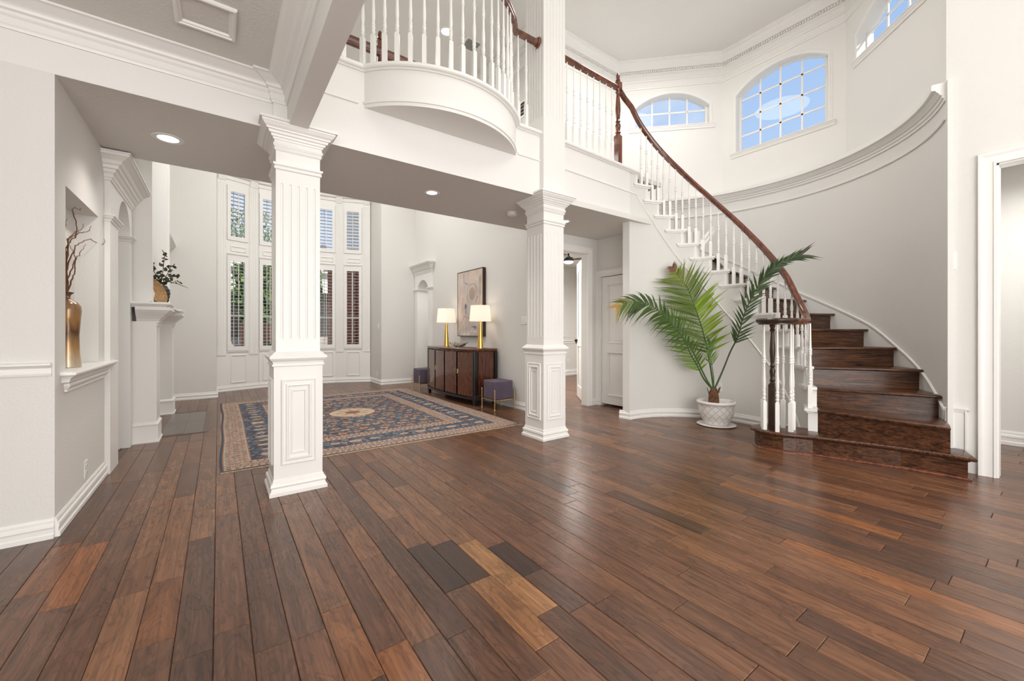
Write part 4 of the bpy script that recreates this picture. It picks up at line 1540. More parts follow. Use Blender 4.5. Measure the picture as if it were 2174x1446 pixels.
def baluster(x, y, z, top, parent, rot=0):
    o_ = link('baluster', BAL, parent, (x, y, z))
    o_.scale = (1, 1, top - z)
    o_.rotation_euler.z = rot
    return o_


def rail_rings(pts, prof):
    """profile (sideways, up) carried along a 3-D path, kept upright"""
    pts = [Vector(p) for p in pts]
    rs = []
    for i, p in enumerate(pts):
        t_ = pts[min(i + 1, len(pts) - 1)] - pts[max(i - 1, 0)]
        s_ = Vector((t_.y, -t_.x, 0))
        s_ = s_.normalized() if s_.length > 1e-6 else Vector((1, 0, 0))
        up = s_.cross(t_.normalized())
        if up.z < 0:
            up = -up
        rs.append([tuple(p + s_ * a + up * c_) for a, c_ in prof])
    return rs


RP = [(-.018, -.028), (.018, -.028), (.019, -.012), (.024, -.006), (.030, .004), (.029, .016), (.018, .027), (0, .031), (-.018, .027), (-.029, .016), (-.030, .004), (-.024, -.006), (-.019, -.012)]


def newel(parent, x, y, z0, z1, w, mat, finial=True, name='newel_post', turn=(.3, .82)):
    q = MB()
    H = z1 - z0
    a, c_ = z0 + H * turn[0], z0 + H * turn[1]
    sq = lambda ww, z: [(x - ww, y - ww, z), (x + ww, y - ww, z), (x + ww, y + ww, z), (x - ww, y + ww, z)]
    q.rings([sq(w, z0), sq(w, a), sq(w * .8, a + .012)])
    h = c_ - a
    q.lathe([(w * .75, a + .008), (w * .85, a + .02), (w * .62, a + .03), (w * .95, a + .045), (w * .7, a + .06), (w * .8, a + .10), (w * .95, a + .14), (w * .6, a + .175), (w * .82, a + .19), (w * .55, a + .21), (w * .72, a + .25), (w * .88, a + h * .45), (w * .8, a + h * .62), (w * .5, a + h * .86), (w * .5, a + h * .9), (w * .8, a + h * .93), (w * .6, a + h * .96), (w * .9, c_)], (0, 0, 0), 18) if False else None
    q.lathe([(w * r_, zz) for r_, zz in ((.75, a + .008), (.88, a + .018), (.62, a + .030), (.98, a + .045), (.7, a + .060), (.82, a + .095), (.97, a + .13), (.6, a + .165), (.86, a + .178), (.55, a + .20), (.70, a + h * .40), (.9, a + h * .56), (.82, a + h * .68), (.55, a + h * .88), (.6, a + h * .90), (.9, a + h * .93), (.62, a + h * .955), (.95, c_))], (x, y, 0), 18)
    if finial:
        q.rings([sq(w * .75, c_ - .004), sq(w, c_), sq(w, z1 - H * .11), sq(w * .5, z1 - H * .10)])
        e = H * .10
        q.lathe([(w * r_, zz) for r_, zz in ((.5, z1 - e), (.8, z1 - e * .92), (.8, z1 - e * .82), (.45, z1 - e * .78), (.62, z1 - e * .6), (.66, z1 - e * .42), (.5, z1 - e * .18), (.2, z1 - e * .03), (.02, z1))], (x, y, 0), 16)
    else:
        q.rings([sq(w * .6, c_ - .004), sq(w * .7, c_), sq(w * .7, z1)])
    return q.build(name, mat, parent, smooth=True, auto=.6)


sr = thing('stair_railing', pol(.93, 0, 1.7), 'curved stair balustrade with white spindles under a cherry handrail', 'railing')
path = [pol(.935, t, interp(t, RAILZ)) for t in [-58 + k * 2.4 for k in range(62)] if t <= 89]
NX, NY = 4.267, 1.645
low = []
NWX, NWY = 4.238, 1.672
for (x, y, z) in [(4.30, 1.515, 1.19), (4.40, 1.49, 1.192), (4.47, 1.487, 1.195), (4.545, 1.495, 1.20), (4.61, 1.515, 1.212)]:
    low.append((x, y, z))
path = low + path[1:]
path = path + [(4.06, 3.262, 3.985), (3.96, 3.24, 4.02)]
MB().rings(rail_rings(path, RP)).build('handrail', M['rail'], sr, smooth=True, auto=.9)
# round cap over the bottom newel
rc = .172
q = MB()
for (ri, ro) in ((.0, rc),):
    q.lathe([(.01, 1.166), (rc - .022, 1.166), (rc - .022, 1.176), (rc - .008, 1.184), (rc, 1.196), (rc, 1.210), (rc - .012, 1.222), (.01, 1.226)], (NX, NY, 0), 40)
q.build('volute_cap', M['darkwood'], sr, smooth=True, auto=.6)
newel(sr, NWX, NWY, z1, 1.168, .026, M['darkwood'], False, 'newel_post', (.42, .985))
for (x, y) in ((4.276, 1.768), (4.168, 1.715), (4.165, 1.602), (4.262, 1.528), (4.372, 1.552), (4.392, 1.64)):
    baluster(x, y, z1, 1.17, sr, math.atan2(y - NY, x - NX))
for k in range(2, 17):
    sp = (TH[k + 1] - TH[k])
    for f_ in ((.16, .66) if k > 2 else (.3, .8)):
        t_ = TH[k] + sp * f_
        x, y, _ = pol(.935, t_, 0)
        baluster(x, y, ZT(k), interp(t_, RAILZ) - .024, sr, math.radians(t_))
# landing railing between the pilaster and the top newel
NU = (3.925, 3.243)
newel(sr, NU[0], NU[1], Z2, 4.235, .035, M['rail'], True)
lr = thing('landing_railing', (3.4, 3.225, Z2), 'straight upper balustrade between the tall pilaster and the cherry newel', 'railing')
MB().rings(rail_rings([(2.95, 3.222, 4.045), (3.895, 3.241, 4.045)], RP)).build('handrail', M['rail'], lr, smooth=True, auto=.9)
for x in (3.065, 3.17, 3.276, 3.386, 3.491, 3.597, 3.706, 3.814):
    baluster(x, 3.222 + (x - 2.95) * .02, Z2, 4.02, lr)
# balcony railing
br = thing('balcony_railing', (1.63, 2.85, Z2), 'bowed balcony balustrade with white spindles and cherry rail', 'railing')
RBR = .905
a2 = math.degrees(math.asin((BC[1] - 3.215) / RBR))
bp = arcp(RBR, -a2, -180 + a2, 44)
MB().rings(rail_rings([(2.645, 3.215, 4.045), (2.44, 3.215, 4.045)] + [(x, y, 4.045) for x, y in bp] + [(.80, 3.215, 4.045), (.50, 3.215, 4.045)], RP)).build('handrail', M['rail'], br, smooth=True, auto=.9)
MB().lathe([(.02, 0), (.05, .002), (.055, .008), (.046, .014), (.044, .022), (.034, .024)], (0, 0, 0), 24).build('rosette', M['rail'], br, smooth=True, loc=(2.652, 3.215, 4.05)).rotation_euler = (0, -PI / 2, 0)
BX = [(.845, 3.175), (.919, 3.107), (.995, 3.045), (1.081, 2.99), (1.175, 2.945), (1.271, 2.903), (1.372, 2.873), (1.474, 2.854), (1.575, 2.848), (1.68, 2.851), (1.774, 2.86), (1.869, 2.879), (1.955, 2.905), (2.035, 2.94), (2.11, 2.98), (2.175, 3.015), (2.395, 3.215), (2.495, 3.215)]
for (x, y) in BX[:16]:
    v_ = Vector((x - BC[0], y - BC[1]))
    v_ = v_.normalized() * RBR
    baluster(BC[0] + v_.x, BC[1] + v_.y, Z2, 4.02, br, math.atan2(v_.y, v_.x))
for (x, y) in BX[16:] + [(2.255, 3.13), (.76, 3.215), (.655, 3.215)]:
    baluster(x, y, Z2, 4.02, br)
# railing on the far side of the bridge
fr_ = thing('bridge_railing', (1.4, 4.2, Z2), 'far dark wood rail with ball-topped post behind the balcony spindles', 'railing')
MB().rings(rail_rings([(.2, 4.2, 3.985), (2.2, 4.2, 3.985)], [(a * 1.25, c_ * 1.5) for a, c_ in RP])).build('handrail', M['rail'], fr_, smooth=True, auto=.9)
newel(fr_, 1.352, 4.2, Z2, 4.205, .035, M['rail'], True)

# ------------------------------------------------------------------ fireplace
fp = thing('fireplace', (XL, 6.3, 0), 'tall white fireplace with stepped mantel and framed overmantel', 'fireplace', None, 'structure')
XF = -.50
for (a, c_) in ((5.36, 5.635), (7.03, 7.30)):
    b = MB().box(XL, XF, a, c_, .20, 1.20)
    b.build('pier', M['trim'], fp)
    b = MB()
    b.sweep([(XL + .002, c_), (XF, c_), (XF, a), (XL + .002, a)], [(0, 0), (.022, 0), (.022, .012), (.014, .022), (.012, .028), (.012, .165), (.016, .172), (.016, .182), (.006, .196), (0, .205)])
    b.build('plinth', M['trim'], fp, smooth=True, auto=.5)
    CP = [(0, 1.150), (.008, 1.153), (.012, 1.163), (.006, 1.172), (.014, 1.180), (.020, 1.192), (.014, 1.204), (.022, 1.210), (.026, 1.222), (.034, 1.230), (.040, 1.240), (.050, 1.247), (.056, 1.258), (.068, 1.264), (.076, 1.276), (.094, 1.290), (.104, 1.306), (.11, 1.31), (.11, 1.34), (0, 1.345)]
    b = MB()
    b.sweep([(XL + .06, c_ - .02), (XF, c_ - .02), (XF, a + .02), (XL + .06, a + .02)], CP)
    b.build('pier_capital', M['trim'], fp, smooth=True, auto=.4)
b = MB()
b.slab([(5.6, 0), (5.86, 0), (5.86, .78), (6.8, .78), (6.8, 0), (7.05, 0), (7.05, 1.34), (5.6, 1.34)], [], mapX(XL + .05, 1), .05)
b.sweep([(XL + .05, 7.03), (XL + .05, 5.63)], [(0, 1.12), (.012, 1.125), (.02, 1.14), (.034, 1.18), (.05, 1.22), (.07, 1.26), (.09, 1.30), (.1, 1.34), (0, 1.345)])
b.build('surround', M['trim'], fp)
b = MB()
b.box(XL + .002, XL + .012, 5.86, 6.8, .004, .78)
b.build('firebox', M['black'], fp)
b = MB()
MT = [(0, 1.335), (.014, 1.335), (.022, 1.348), (.034, 1.356), (.036, 1.362), (.052, 1.366), (.052, 1.383), (.046, 1.388), (0, 1.388)]
mp_ = [(XL, 7.36), (XF + .06, 7.36), (XF + .06, 6.96), (XF + .02, 6.96), (XF + .02, 5.70), (XF + .06, 5.70), (XF + .06, 5.30), (XL, 5.30)]
b.sweep(mp_, MT)
b.rings([[(x, y, 1.336) for x, y in mp_], [(x, y, 1.387) for x, y in mp_]])
b.build('mantel_shelf', M['trim'], fp, smooth=True, auto=.5)
b = MB()
XO = -.556
b.box(XL, XO, 5.375, 7.2, 1.387, 4.2)
b.build('overmantel', M['trim'], fp)
b = MB()
mo_ = mapX(XO, 1)
b.sweep(rect(5.376, 7.199, 1.40, 4.15), [(0, 0), (0, .02), (.10, .02), (.112, .012), (.126, .012), (.134, 0)], True, mo_)
b.build('overmantel_frame', M['trim'], fp)
# flush hearth of dark marble tiles in a wood border
hb = thing('hearth', (-.3, 6.3, 0), 'dark polished marble hearth with wood border in front of the fireplace', 'hearth')
for (x0, x1, y0, y1) in ((-.497, -.31, 5.625, 6.33), (-.307, -.135, 5.60, 6.33), (-.497, -.31, 6.333, 7.025), (-.307, -.135, 6.333, 7.03)):
    MB().cbox(x0, x1, y0, y1, -.004, .0022, .001).build('tile', M['tile'], hb)
b = MB()
b.cbox(-.132, -.088, 5.556, 7.07, -.004, .0045, .002)
b.cbox(-.49, -.132, 5.556, 5.598, -.004, .0045, .002)
b.cbox(-.49, -.132, 7.032, 7.07, -.004, .0045, .002)
b.build('border', M['stairwood'], hb)
# cased arch beyond the fireplace
arch_casing('trim_17', XL, 1, 7.42, 8.33, 7.62, 8.14, 1.995, 2.25, 2.462, .032, .135)
b = MB()
b.slab(rect(7.6, 8.16, 0, 2.26), [], mapX(XL + .01, 1), .02)
struct('wall_niche_far', b, M['wall'])

# floor register by the arch
fv = thing('floor_register', (-.80, 5.19, .0), 'dark floor register slot under the left arch', 'vent')
MB().cbox(-.86, -.735, 5.165, 5.235, .0, .004, .001).build('grille_frame', M['slot'], fv)
for k in range(5):
    MB().box(-.855, -.74, 5.172 + k * .0125, 5.176 + k * .0125, .004, .006).build('slat', M['vent'], fv)


# ------------------------------------------------------------------ rug
def rug():
    x0, x1, y0, y1 = .012, 2.905, 3.865, 7.600
    st = .0085
    nx, ny = int((x1 - x0) / st), int((y1 - y0) / st)
    hx, hy = (nx + 1) // 2 + 1, (ny + 1) // 2 + 1
    rng = np.random.default_rng(5)
    C = np.zeros((hy, hx, 3))
    yy, xx = np.mgrid[0:hy, 0:hx] * st              # distance from the near-left corner of one quarter
    d = np.minimum(xx, yy)
    NAVY = np.array((.012, .020, .045))
    CREAM = np.array((.44, .34, .23))
    RUST = np.array((.22, .075, .040))
    BLUE = np.array((.045, .078, .125))
    TAN = np.array((.42, .24, .12))
    SLATE = np.array((.13, .15, .16))
    C[:] = NAVY

    def blob(cx, cy, a, b_, ang, col, edge=None, mask=None):
        r_ = max(a, b_) * 1.25
        i0, i1 = max(0, int((cy - r_) / st)), min(hy, int((cy + r_) / st) + 2)
        j0, j1 = max(0, int((cx - r_) / st)), min(hx, int((cx + r_) / st) + 2)
        if i0 >= i1 or j0 >= j1:
            return
        X, Y = xx[i0:i1, j0:j1] - cx, yy[i0:i1, j0:j1] - cy
        c_, s_ = math.cos(ang), math.sin(ang)
        q = ((X * c_ + Y * s_) / a) ** 2 + ((-X * s_ + Y * c_) / b_) ** 2
        sub = C[i0:i1, j0:j1]
        mk = np.ones_like(q, bool) if mask is None else mask[i0:i1, j0:j1]
        if edge is not None:
            sub[(q < 1.35) & mk] = edge
        sub[(q < 1) & mk] = col
    field = d > .66
    border = (d > .215) & (d < .50)
    # ground leaves
    for (mask, n_, cols) in ((field, 2300, (SLATE, BLUE * .9, SLATE * .8, NAVY * 1.6, TAN * .6, CREAM * .8, RUST, BLUE * 1.3)), (border, 1500, (BLUE * 1.5, BLUE, SLATE * 1.3, CREAM * .8, RUST * .9, BLUE * 1.8))):
        for _ in range(n_):
            cx_, cy_ = rng.uniform(.2, hx * st), rng.uniform(.2, hy * st)
            k_ = rng.integers(0, len(cols))
            blob(cx_, cy_, rng.uniform(.012, .034), rng.uniform(.005, .011), rng.uniform(0, PI), np.array(cols[k_]), None, mask)
    # palmettes
    for iy in range(14):
        for ix in range(10):
            cx_ = .74 + ix * .165 + (iy % 2) * .08 + rng.uniform(-.03, .03)
            cy_ = .74 + iy * .135 + rng.uniform(-.03, .03)
            a_ = rng.uniform(.030, .052)
            col = (TAN, CREAM * .9, np.array((.45, .19, .09)))[rng.integers(0, 3)]
            blob(cx_, cy_, a_, a_ * .7, rng.uniform(-.5, .5), col, RUST * .6, field)
            blob(cx_, cy_, a_ * .45, a_ * .3, 0, RUST, None, field)
    for k_ in range(16):
        for ax_ in (0, 1):
            p = .36 + k_ * .185
            cx_, cy_ = (p, .357) if ax_ == 0 else (.357, p)
            a_ = .062 if k_ % 2 == 0 else .045
            aa_, bb_ = (a_, a_ * .55) if ax_ else (a_, a_ * .6)
            if (ax_ == 0 and cx_ > hx * st) or (ax_ == 1 and cy_ > hy * st):
                continue
            blob(cx_, cy_, aa_, bb_, 0, CREAM * 1.05, RUST * .8, border)
            blob(cx_, cy_, aa_ * .5, bb_ * .45, 0, TAN * .8, None, border)
    # guard stripes
    def band(a, b_, col):
        C[(d >= a) & (d < b_)] = col
    along = np.where(xx < yy, yy, xx)
    for (a, b_) in ((.022, .075), (.165, .215), (.50, .55), (.615, .66)):
        band(a, b_, CREAM)
        mid = (a + b_) / 2
        dots = (np.abs(d - mid) < .012) & ((along % .05) < .02)
        C[dots] = NAVY * 2
        band(a, a + .009, np.array((.34, .12, .05)))
        band(b_ - .009, b_, np.array((.34, .12, .05)))
    for (a, b_) in ((.075, .165), (.55, .615)):
        band(a, b_, CREAM * .7 + RUST * .4)
        mask = (d >= a) & (d < b_)
        w_ = b_ - a
        ph = (along / (w_ * .9)) % 1
        C[mask & (np.abs(ph - .5) < .22) & (np.abs(d - (a + b_) / 2) < w_ * .25)] = RUST
        C[mask & (np.abs(ph - .5) < .1) & (np.abs(d - (a + b_) / 2) < w_ * .12)] = CREAM
        C[mask & (rng.random(C.shape[:2]) < .22)] = NAVY * 2.2
    band(0, .022, NAVY * .9)
    # centre medallion
    ccx, ccy = (nx * st) / 2, (ny * st) / 2
    q = ((xx - ccx) / .30) ** 2 + ((yy - ccy) / .30) ** 2
    C[q < 1.0] = RUST * .8
    C[q < .9] = CREAM * 1.15
    pet = np.cos(8 * np.arctan2(yy - ccy, xx - ccx))
    C[(q < .5) & (pet > .3)] = TAN
    C[q < .10] = RUST
    C *= rng.uniform(.82, 1.18, C.shape[:2])[..., None]
    full = np.zeros((ny + 1, nx + 1, 3))
    iy_ = np.arange(ny + 1)
    ix_ = np.arange(nx + 1)
    full = C[np.minimum(iy_, ny - iy_)[:, None], np.minimum(ix_, nx - ix_)[None, :]]
    full *= rng.uniform(.9, 1.1, full.shape[:2])[..., None]
    gx, gy = np.meshgrid(x0 + ix_ * st, y0 + iy_ * st)
    wob = .006 * np.sin(gy * 4.1) * (gx < .1) + .004 * np.sin(gy * 2.2 + 1)
    slant = .03 * (gx - x0) / (x1 - x0) * 0
    z = .0075 + .0012 * np.sin(gx * 5 + gy * 3) - .004 * ((ix_ == 0) | (ix_ == nx))[None, :] - .004 * ((iy_ == 0) | (iy_ == ny))[:, None]
    ed = np.zeros_like(gx)
    V = np.stack([gx + wob + .02 * (gy - y0) / (y1 - y0), gy - .02 * (gx - x0) / (x1 - x0), z], -1).reshape(-1, 3)
    N = (nx + 1) * (ny + 1)
    a = (np.arange(ny)[:, None] * (nx + 1) + np.arange(nx)[None, :]).reshape(-1)
    Fq = np.stack([a, a + 1, a + nx + 2, a + nx + 1], -1)
    me = bpy.data.meshes.new('rug')
    me.vertices.add(N)
    me.vertices.foreach_set('co', V.reshape(-1))
    me.loops.add(len(Fq) * 4)
    me.loops.foreach_set('vertex_index', Fq.reshape(-1))
    me.polygons.add(len(Fq))
    me.polygons.foreach_set('loop_start', np.arange(len(Fq)) * 4)
    me.update(calc_edges=True)
    at = me.color_attributes.new('tint', 'FLOAT_COLOR', 'POINT')
    at.data.foreach_set('color', np.concatenate([full.reshape(-1, 3), np.ones((N, 1))], 1).reshape(-1))
    me.materials.append(M['rug'])
    g = thing('area_rug', (1.45, 5.7, 0), 'navy Persian rug with cream palmettes and striped borders', 'rug')
    link('pile', me, g)
    # selvage underside and knotted fringe
    fr = MB()
    for yb, s in ((y0, -1), (y1, 1)):
        x = x0
        while x < x1:
            sh = -.02 * (x - x0) / (x1 - x0)
            l_ = random.uniform(.014, .028)
            dx_ = random.uniform(-.005, .005)
            o_ = .02 if s > 0 else 0
            p = [(x + o_, yb + sh, .006), (x + .006 + o_, yb + sh, .006), (x + .005 + dx_ + o_, yb + sh + s * l_, .003), (x + .001 + dx_ + o_, yb + sh + s * l_, .003)]
            fr.rings([p, [(a_, b_, c_ - .003) for a_, b_, c_ in p]])
            x += .0075
    f = fr.build('fringe', M['fringe'], g)
    f['kind'] = 'stuff'
    e = MB()
    e.rings([[(x0, y0, .0), (x1, y0 - .02, .0), (x1 + .02, y1 - .02, .0), (x0 + .02, y1, .0)], [(x0, y0, .004), (x1, y0 - .02, .004), (x1 + .02, y1 - .02, .004), (x0 + .02, y1, .004)]])
    e.build('backing', M['fringe'], g)


rug()

# ------------------------------------------------------------------ sideboard
SB0, SB1, SBX, SBB, SBH = 5.155, 6.80, 3.055, 3.435, .842
sb = thing('sideboard', (3.25, 5.98, 0), 'bow-fronted mahogany sideboard with four sunburst doors and ebony frame', 'sideboard')


def bowx(y, e=0.0):
    t_ = (y - (SB0 + SB1) / 2) / ((SB1 - SB0) / 2)
    return SBX - .085 * (1 - t_ * t_) - e


ysamp = [SB0 + (SB1 - SB0) * k / 24 for k in range(25)]


def bow_slab(z0, z1, e, inset_=0.0):
    ring = [(bowx(y, e) + inset_, y + (-e if k == 0 else (e if k == 24 else 0))) for k, y in enumerate(ysamp)] + [(SBB, SB1 + e), (SBB, SB0 - e)]
    return [[(x, y, z0) for x, y in ring], [(x, y, z1) for x, y in ring]]


MB().rings(bow_slab(.115, .80, -.02, .02)).build('carcass', M['cherry'], sb)
q = MB()
q.rings([bow_slab(0, .800, .004)[1], bow_slab(0, .806, .010)[1], bow_slab(0, .828, .016)[1], bow_slab(0, .838, .012)[1], bow_slab(0, SBH, .004)[1]])
q.build('top', M['cherry'], sb, smooth=True, auto=.5)
q = MB()
q.rings(bow_slab(.085, .125, .008))
q.build('plinth', M['ebony'], sb)
for (y, x) in ((SB0 + .03, SBX + .015), (SB1 - .03, SBX + .015), (SB0 + .03, SBB - .03), (SB1 - .03, SBB - .03)):
    MB().rings([[(x - .018, y - .018, 0), (x + .018, y - .018, 0), (x + .018, y + .018, 0), (x - .018, y + .018, 0)], [(x - .026, y - .026, .09), (x + .026, y - .026, .09), (x + .026, y + .026, .09), (x - .026, y + .026, .09)]]).build('leg', M['ebony'], sb)
q = MB()
for (y, x) in ((SB0 + .008, SBX + .012), (SB1 - .008, SBX + .012), (SB0 + .008, SBB - .02), (SB1 - .008, SBB - .02)):
    q.box(x - .022, x + .022, y - .024, y + .024, .11, .80)
q.build('corner_post', M['ebony'], sb)
q = MB()
q.box(SBX + .06, SBB - .06, SB0 + .004, SB0 + .012, .15, .79)
q.build('side_panel', M['cherry'], sb)
dw = (SB1 - SB0 - .09) / 4
for k in range(4):
    ya, yb_ = SB0 + .045 + dw * k + .012, SB0 + .045 + dw * (k + 1) - .012
    yc = (ya + yb_) / 2
    c_ = Vector((bowx(yc, -.012), yc, .46))
    q = MB()
    ys = [ya + (yb_ - ya) * j / 6 for j in range(7)]
    q.rings([[(bowx(y, .004), y, .135), (bowx(y, .004), y, .785), (bowx(y, -.016), y, .785), (bowx(y, -.016), y, .135)] for y in ys])
    q.v = [tuple(Vector(p) - c_) for p in q.v]
    d_ = q.build('door', M['burst'], sb, loc=c_)
    q = MB()
    for y in (ya - .012, yb_ + .012):
        x = bowx(y, .006)
        q.box(x - .002, x + .02, y - .0115, y + .0115, .128, .792)
    q.build('door_stile', M['ebony'], d_)
    hy_ = yb_ - .012 if k % 2 == 0 else ya + .012
    q = MB().box(bowx(hy_, .018), bowx(hy_, .002), hy_ - .008, hy_ + .008, .455, .525)
    q.build('door_pull', M['brass'], d_)


# ------------------------------------------------------------------ lamps, bowl, painting, ottomans
def table_lamp(x, y, label):
    g = thing('table_lamp', (x, y, SBH), label, 'lamp', 'gold cone lamps on the sideboard')
    MB().lathe([(.052, 0), (.052, .006), (.048, .008), (.020, .40), (.012, .405)], (x, y, SBH), 32).build('base', M['gold'], g, smooth=True, auto=.5)
    MB().lathe([(.006, .40), (.006, .665), (.012, .668), (.012, .682), (.004, .692)], (x, y, SBH), 12).build('stem', M['brass'], g)
    rs = []
    q = MB()
    so, si = .168, .146
    q.rings([[(x + r_ * math.cos(2 * PI * j / 40), y + r_ * math.sin(2 * PI * j / 40), SBH + z_) for j in range(40)] for r_, z_ in ((so, .415), (si, .655), (si - .003, .655), (so - .003, .415))], True, False, False, True)
    q.build('lamp_shade', M['shade'], g, smooth=True, auto=.5)
    MB().lathe([(.018, .46), (.03, .50), (.034, .53), (.026, .56), (.01, .575)], (x, y, SBH), 14).build('bulb', emit('bulb_glow', (1, .86, .68), 6.0), g, smooth=True)
    lamp('lamp_bulb_light', 'POINT', (x, y, SBH + .54), 5.0, (1.0, .80, .58), .035)
    return g


table_lamp(3.255, 5.34, 'gold cone lamp with white drum shade in front of the painting')
table_lamp(3.240, 6.455, 'gold cone lamp with white drum shade left of the painting')
bw = thing('branch_bowl', (3.25, 6.02, SBH), 'dark openwork metal bowl of branch shapes between the two lamps', 'bowl')
random.seed(21)
for k in range(16):
    a_ = 2 * PI * k / 16 + random.uniform(-.15, .15)
    pts = []
    for j in range(6):
        t_ = j / 5
        r_ = .02 + .13 * t_ ** .8
        pts.append((3.25 + r_ * math.cos(a_ + .35 * math.sin(t_ * 4 + k)), 6.02 + r_ * 1.25 * math.sin(a_ + .35 * math.sin(t_ * 4 + k)), SBH + .006 + .07 * t_ ** 1.7 + random.uniform(-.004, .004) * (j > 0)))
    MB().tube(pts, [.005, .005, .0045, .004, .0035, .0025], 6).build('branch', M['bowl'], bw, smooth=True)
MB().tube([(3.25 + .05 * math.cos(2 * PI * k / 12), 6.02 + .06 * math.sin(2 * PI * k / 12), SBH + .006) for k in range(13)], .005, 6).build('branch', M['bowl'], bw, smooth=True)


def painting():
    xa, ya, yb_, za, zb_ = 3.403, 5.507, 6.350, 1.0185, 2.124
    g = thing('abstract_painting', (3.43, 5.93, 1.02), 'beige abstract canvas in a thin dark frame above the sideboard', 'painting')
    fm = mapX(xa, -1)
    MB().slab(rect(ya, yb_, za, zb_), [rect(ya + .010, yb_ - .010, za + .010, zb_ - .010)], fm, .057).build('frame', M['frame'], g)
    nx, ny = 110, 144
    u = np.linspace(0, 1, nx + 1)[None, :].repeat(ny + 1, 0)      # 0 = viewer's left
    v = np.linspace(0, 1, ny + 1)[:, None].repeat(nx + 1, 1)
    rng = np.random.default_rng(3)

    def sm(sx, sy):
        a = rng.random((sy + 2, sx + 2))
        X, Y = u * sx, v * sy
        i, j = np.floor(Y).astype(int), np.floor(X).astype(int)
        fy, fx = Y - i, X - j
        fx, fy = fx * fx * (3 - 2 * fx), fy * fy * (3 - 2 * fy)
        return (a[i, j] * (1 - fx) + a[i, j + 1] * fx) * (1 - fy) + (a[i + 1, j] * (1 - fx) + a[i + 1, j + 1] * fx) * fy
    base = np.array((.60, .51, .45))
    C = base[None, None, :] * (.82 + .30 * sm(5, 7)[..., None] + .10 * sm(40, 9)[..., None])
    C += (sm(4, 5)[..., None] - .5) * np.array((.06, .0, -.05))

    def mixc(mask, col, k=1.0):
        m_ = np.clip(mask, 0, 1)[..., None] * k
        C[:] = C * (1 - m_) + np.array(col) * m_
    soft = lambda q: np.clip((1 - q) * 4, 0, 1)
    jag = sm(24, 30) * .5 - .25
    mixc(soft(((u - .60) / .13) ** 2 + ((v - .64) / .10) ** 2 + jag), (.40, .29, .22), .75)     # taupe oval
    mixc(soft(((u - .90) / .055) ** 2 + ((v - .74) / .16) ** 4 + jag), (.42, .31, .24), .7)      # taupe bar, right
    mixc(soft(((u - .26) / .022) ** 2 + ((v - .90) / .08) ** 4 + jag), (.22, .22, .25), .7)      # grey stroke, upper left
    mixc(soft(((u - .34) / .055) ** 2 + ((v - .455) / .045) ** 2 + jag), (.13, .13, .14), .85)   # dark knot
    mixc(soft(((u - .34) / .03) ** 2 + ((v - .39) / .07) ** 2 + jag), (.22, .22, .23), .6)
    mixc(soft(((u - .68) / .13) ** 2 + ((v - .135) / .014) ** 2 + jag), (.12, .12, .13), .85)    # dark dash
    mixc(soft(((u - .72) / .05) ** 2 + ((v - .115) / .03) ** 2 + jag), (.14, .14, .15), .75)
    mixc(np.clip((.22 - v) * 8, 0, 1) * np.clip((sm(30, 18) - .25) * 2.5, 0, 1), (.36, .36, .37), .55)   # grey lower wash
    mixc(np.clip((.12 - v) * 14, 0, 1) * np.clip((sm(22, 12) - .4) * 3, 0, 1), (.70, .70, .70), .7)
    mixc(np.clip((sm(14, 4) - .62) * 4, 0, 1) * ((v > .3) & (v < .9)), (.68, .62, .56), .6)
    mixc(np.clip((sm(9, 3) - .66) * 4, 0, 1) * (v < .6), (.48, .34, .28), .5)
    mixc(np.clip((sm(11, 4) - .68) * 4, 0, 1) * (v > .45), (.45, .42, .45), .4)

    def curve(f, t0, t1, w, col, k=.8):
        for t_ in np.linspace(t0, t1, 160):
            cx_, cy_ = f(t_)
            i, j = int(cy_ * ny), int(cx_ * nx)
            if 0 <= i <= ny and 0 <= j <= nx:
                C[i, j] = C[i, j] * (1 - k) + np.array(col) * k
    curve(lambda t_: (.60 + .20 * math.cos(t_), .63 + .165 * math.sin(t_)), -.4, 3.9, 1, (.10, .09, .09), .7)
    curve(lambda t_: (.30 + .16 * t_, .84 - .09 * t_ + .05 * t_ * t_), 0, 1, 1, (.10, .09, .09), .7)
    curve(lambda t_: (.72 + .11 * t_, .50 + .10 * t_), 0, 1, 1, (.12, .11, .11), .7)
    curve(lambda t_: (.13 + .14 * t_, .20 + .12 * t_ * t_), 0, 1, 1, (.12, .11, .11), .5)
    curve(lambda t_: (.25 + .35 * t_, .31 - .06 * t_), 0, 1, 1, (.2, .18, .17), .5)
    C = np.clip(C, .02, .85)
    Y = yb_ - .010 - u * (yb_ - ya - .020)
    Z = za + .010 + v * (zb_ - za - .020)
    V = np.stack([np.full_like(Y, xa + .004), Y, Z], -1).reshape(-1, 3)
    N = V.shape[0]
    a = (np.arange(ny)[:, None] * (nx + 1) + np.arange(nx)[None, :]).reshape(-1)
    Fq = np.stack([a, a + 1, a + nx + 2, a + nx + 1], -1)
    me = bpy.data.meshes.new('canvas')
    me.from_pydata(V.tolist(), [], Fq.tolist())
    at = me.color_attributes.new('tint', 'FLOAT_COLOR', 'POINT')
    at.data.foreach_set('color', np.concatenate([C.reshape(-1, 3), np.ones((N, 1))], 1).reshape(-1))
    me.materials.append(M['canvas'])
    link('canvas', me, g)


painting()


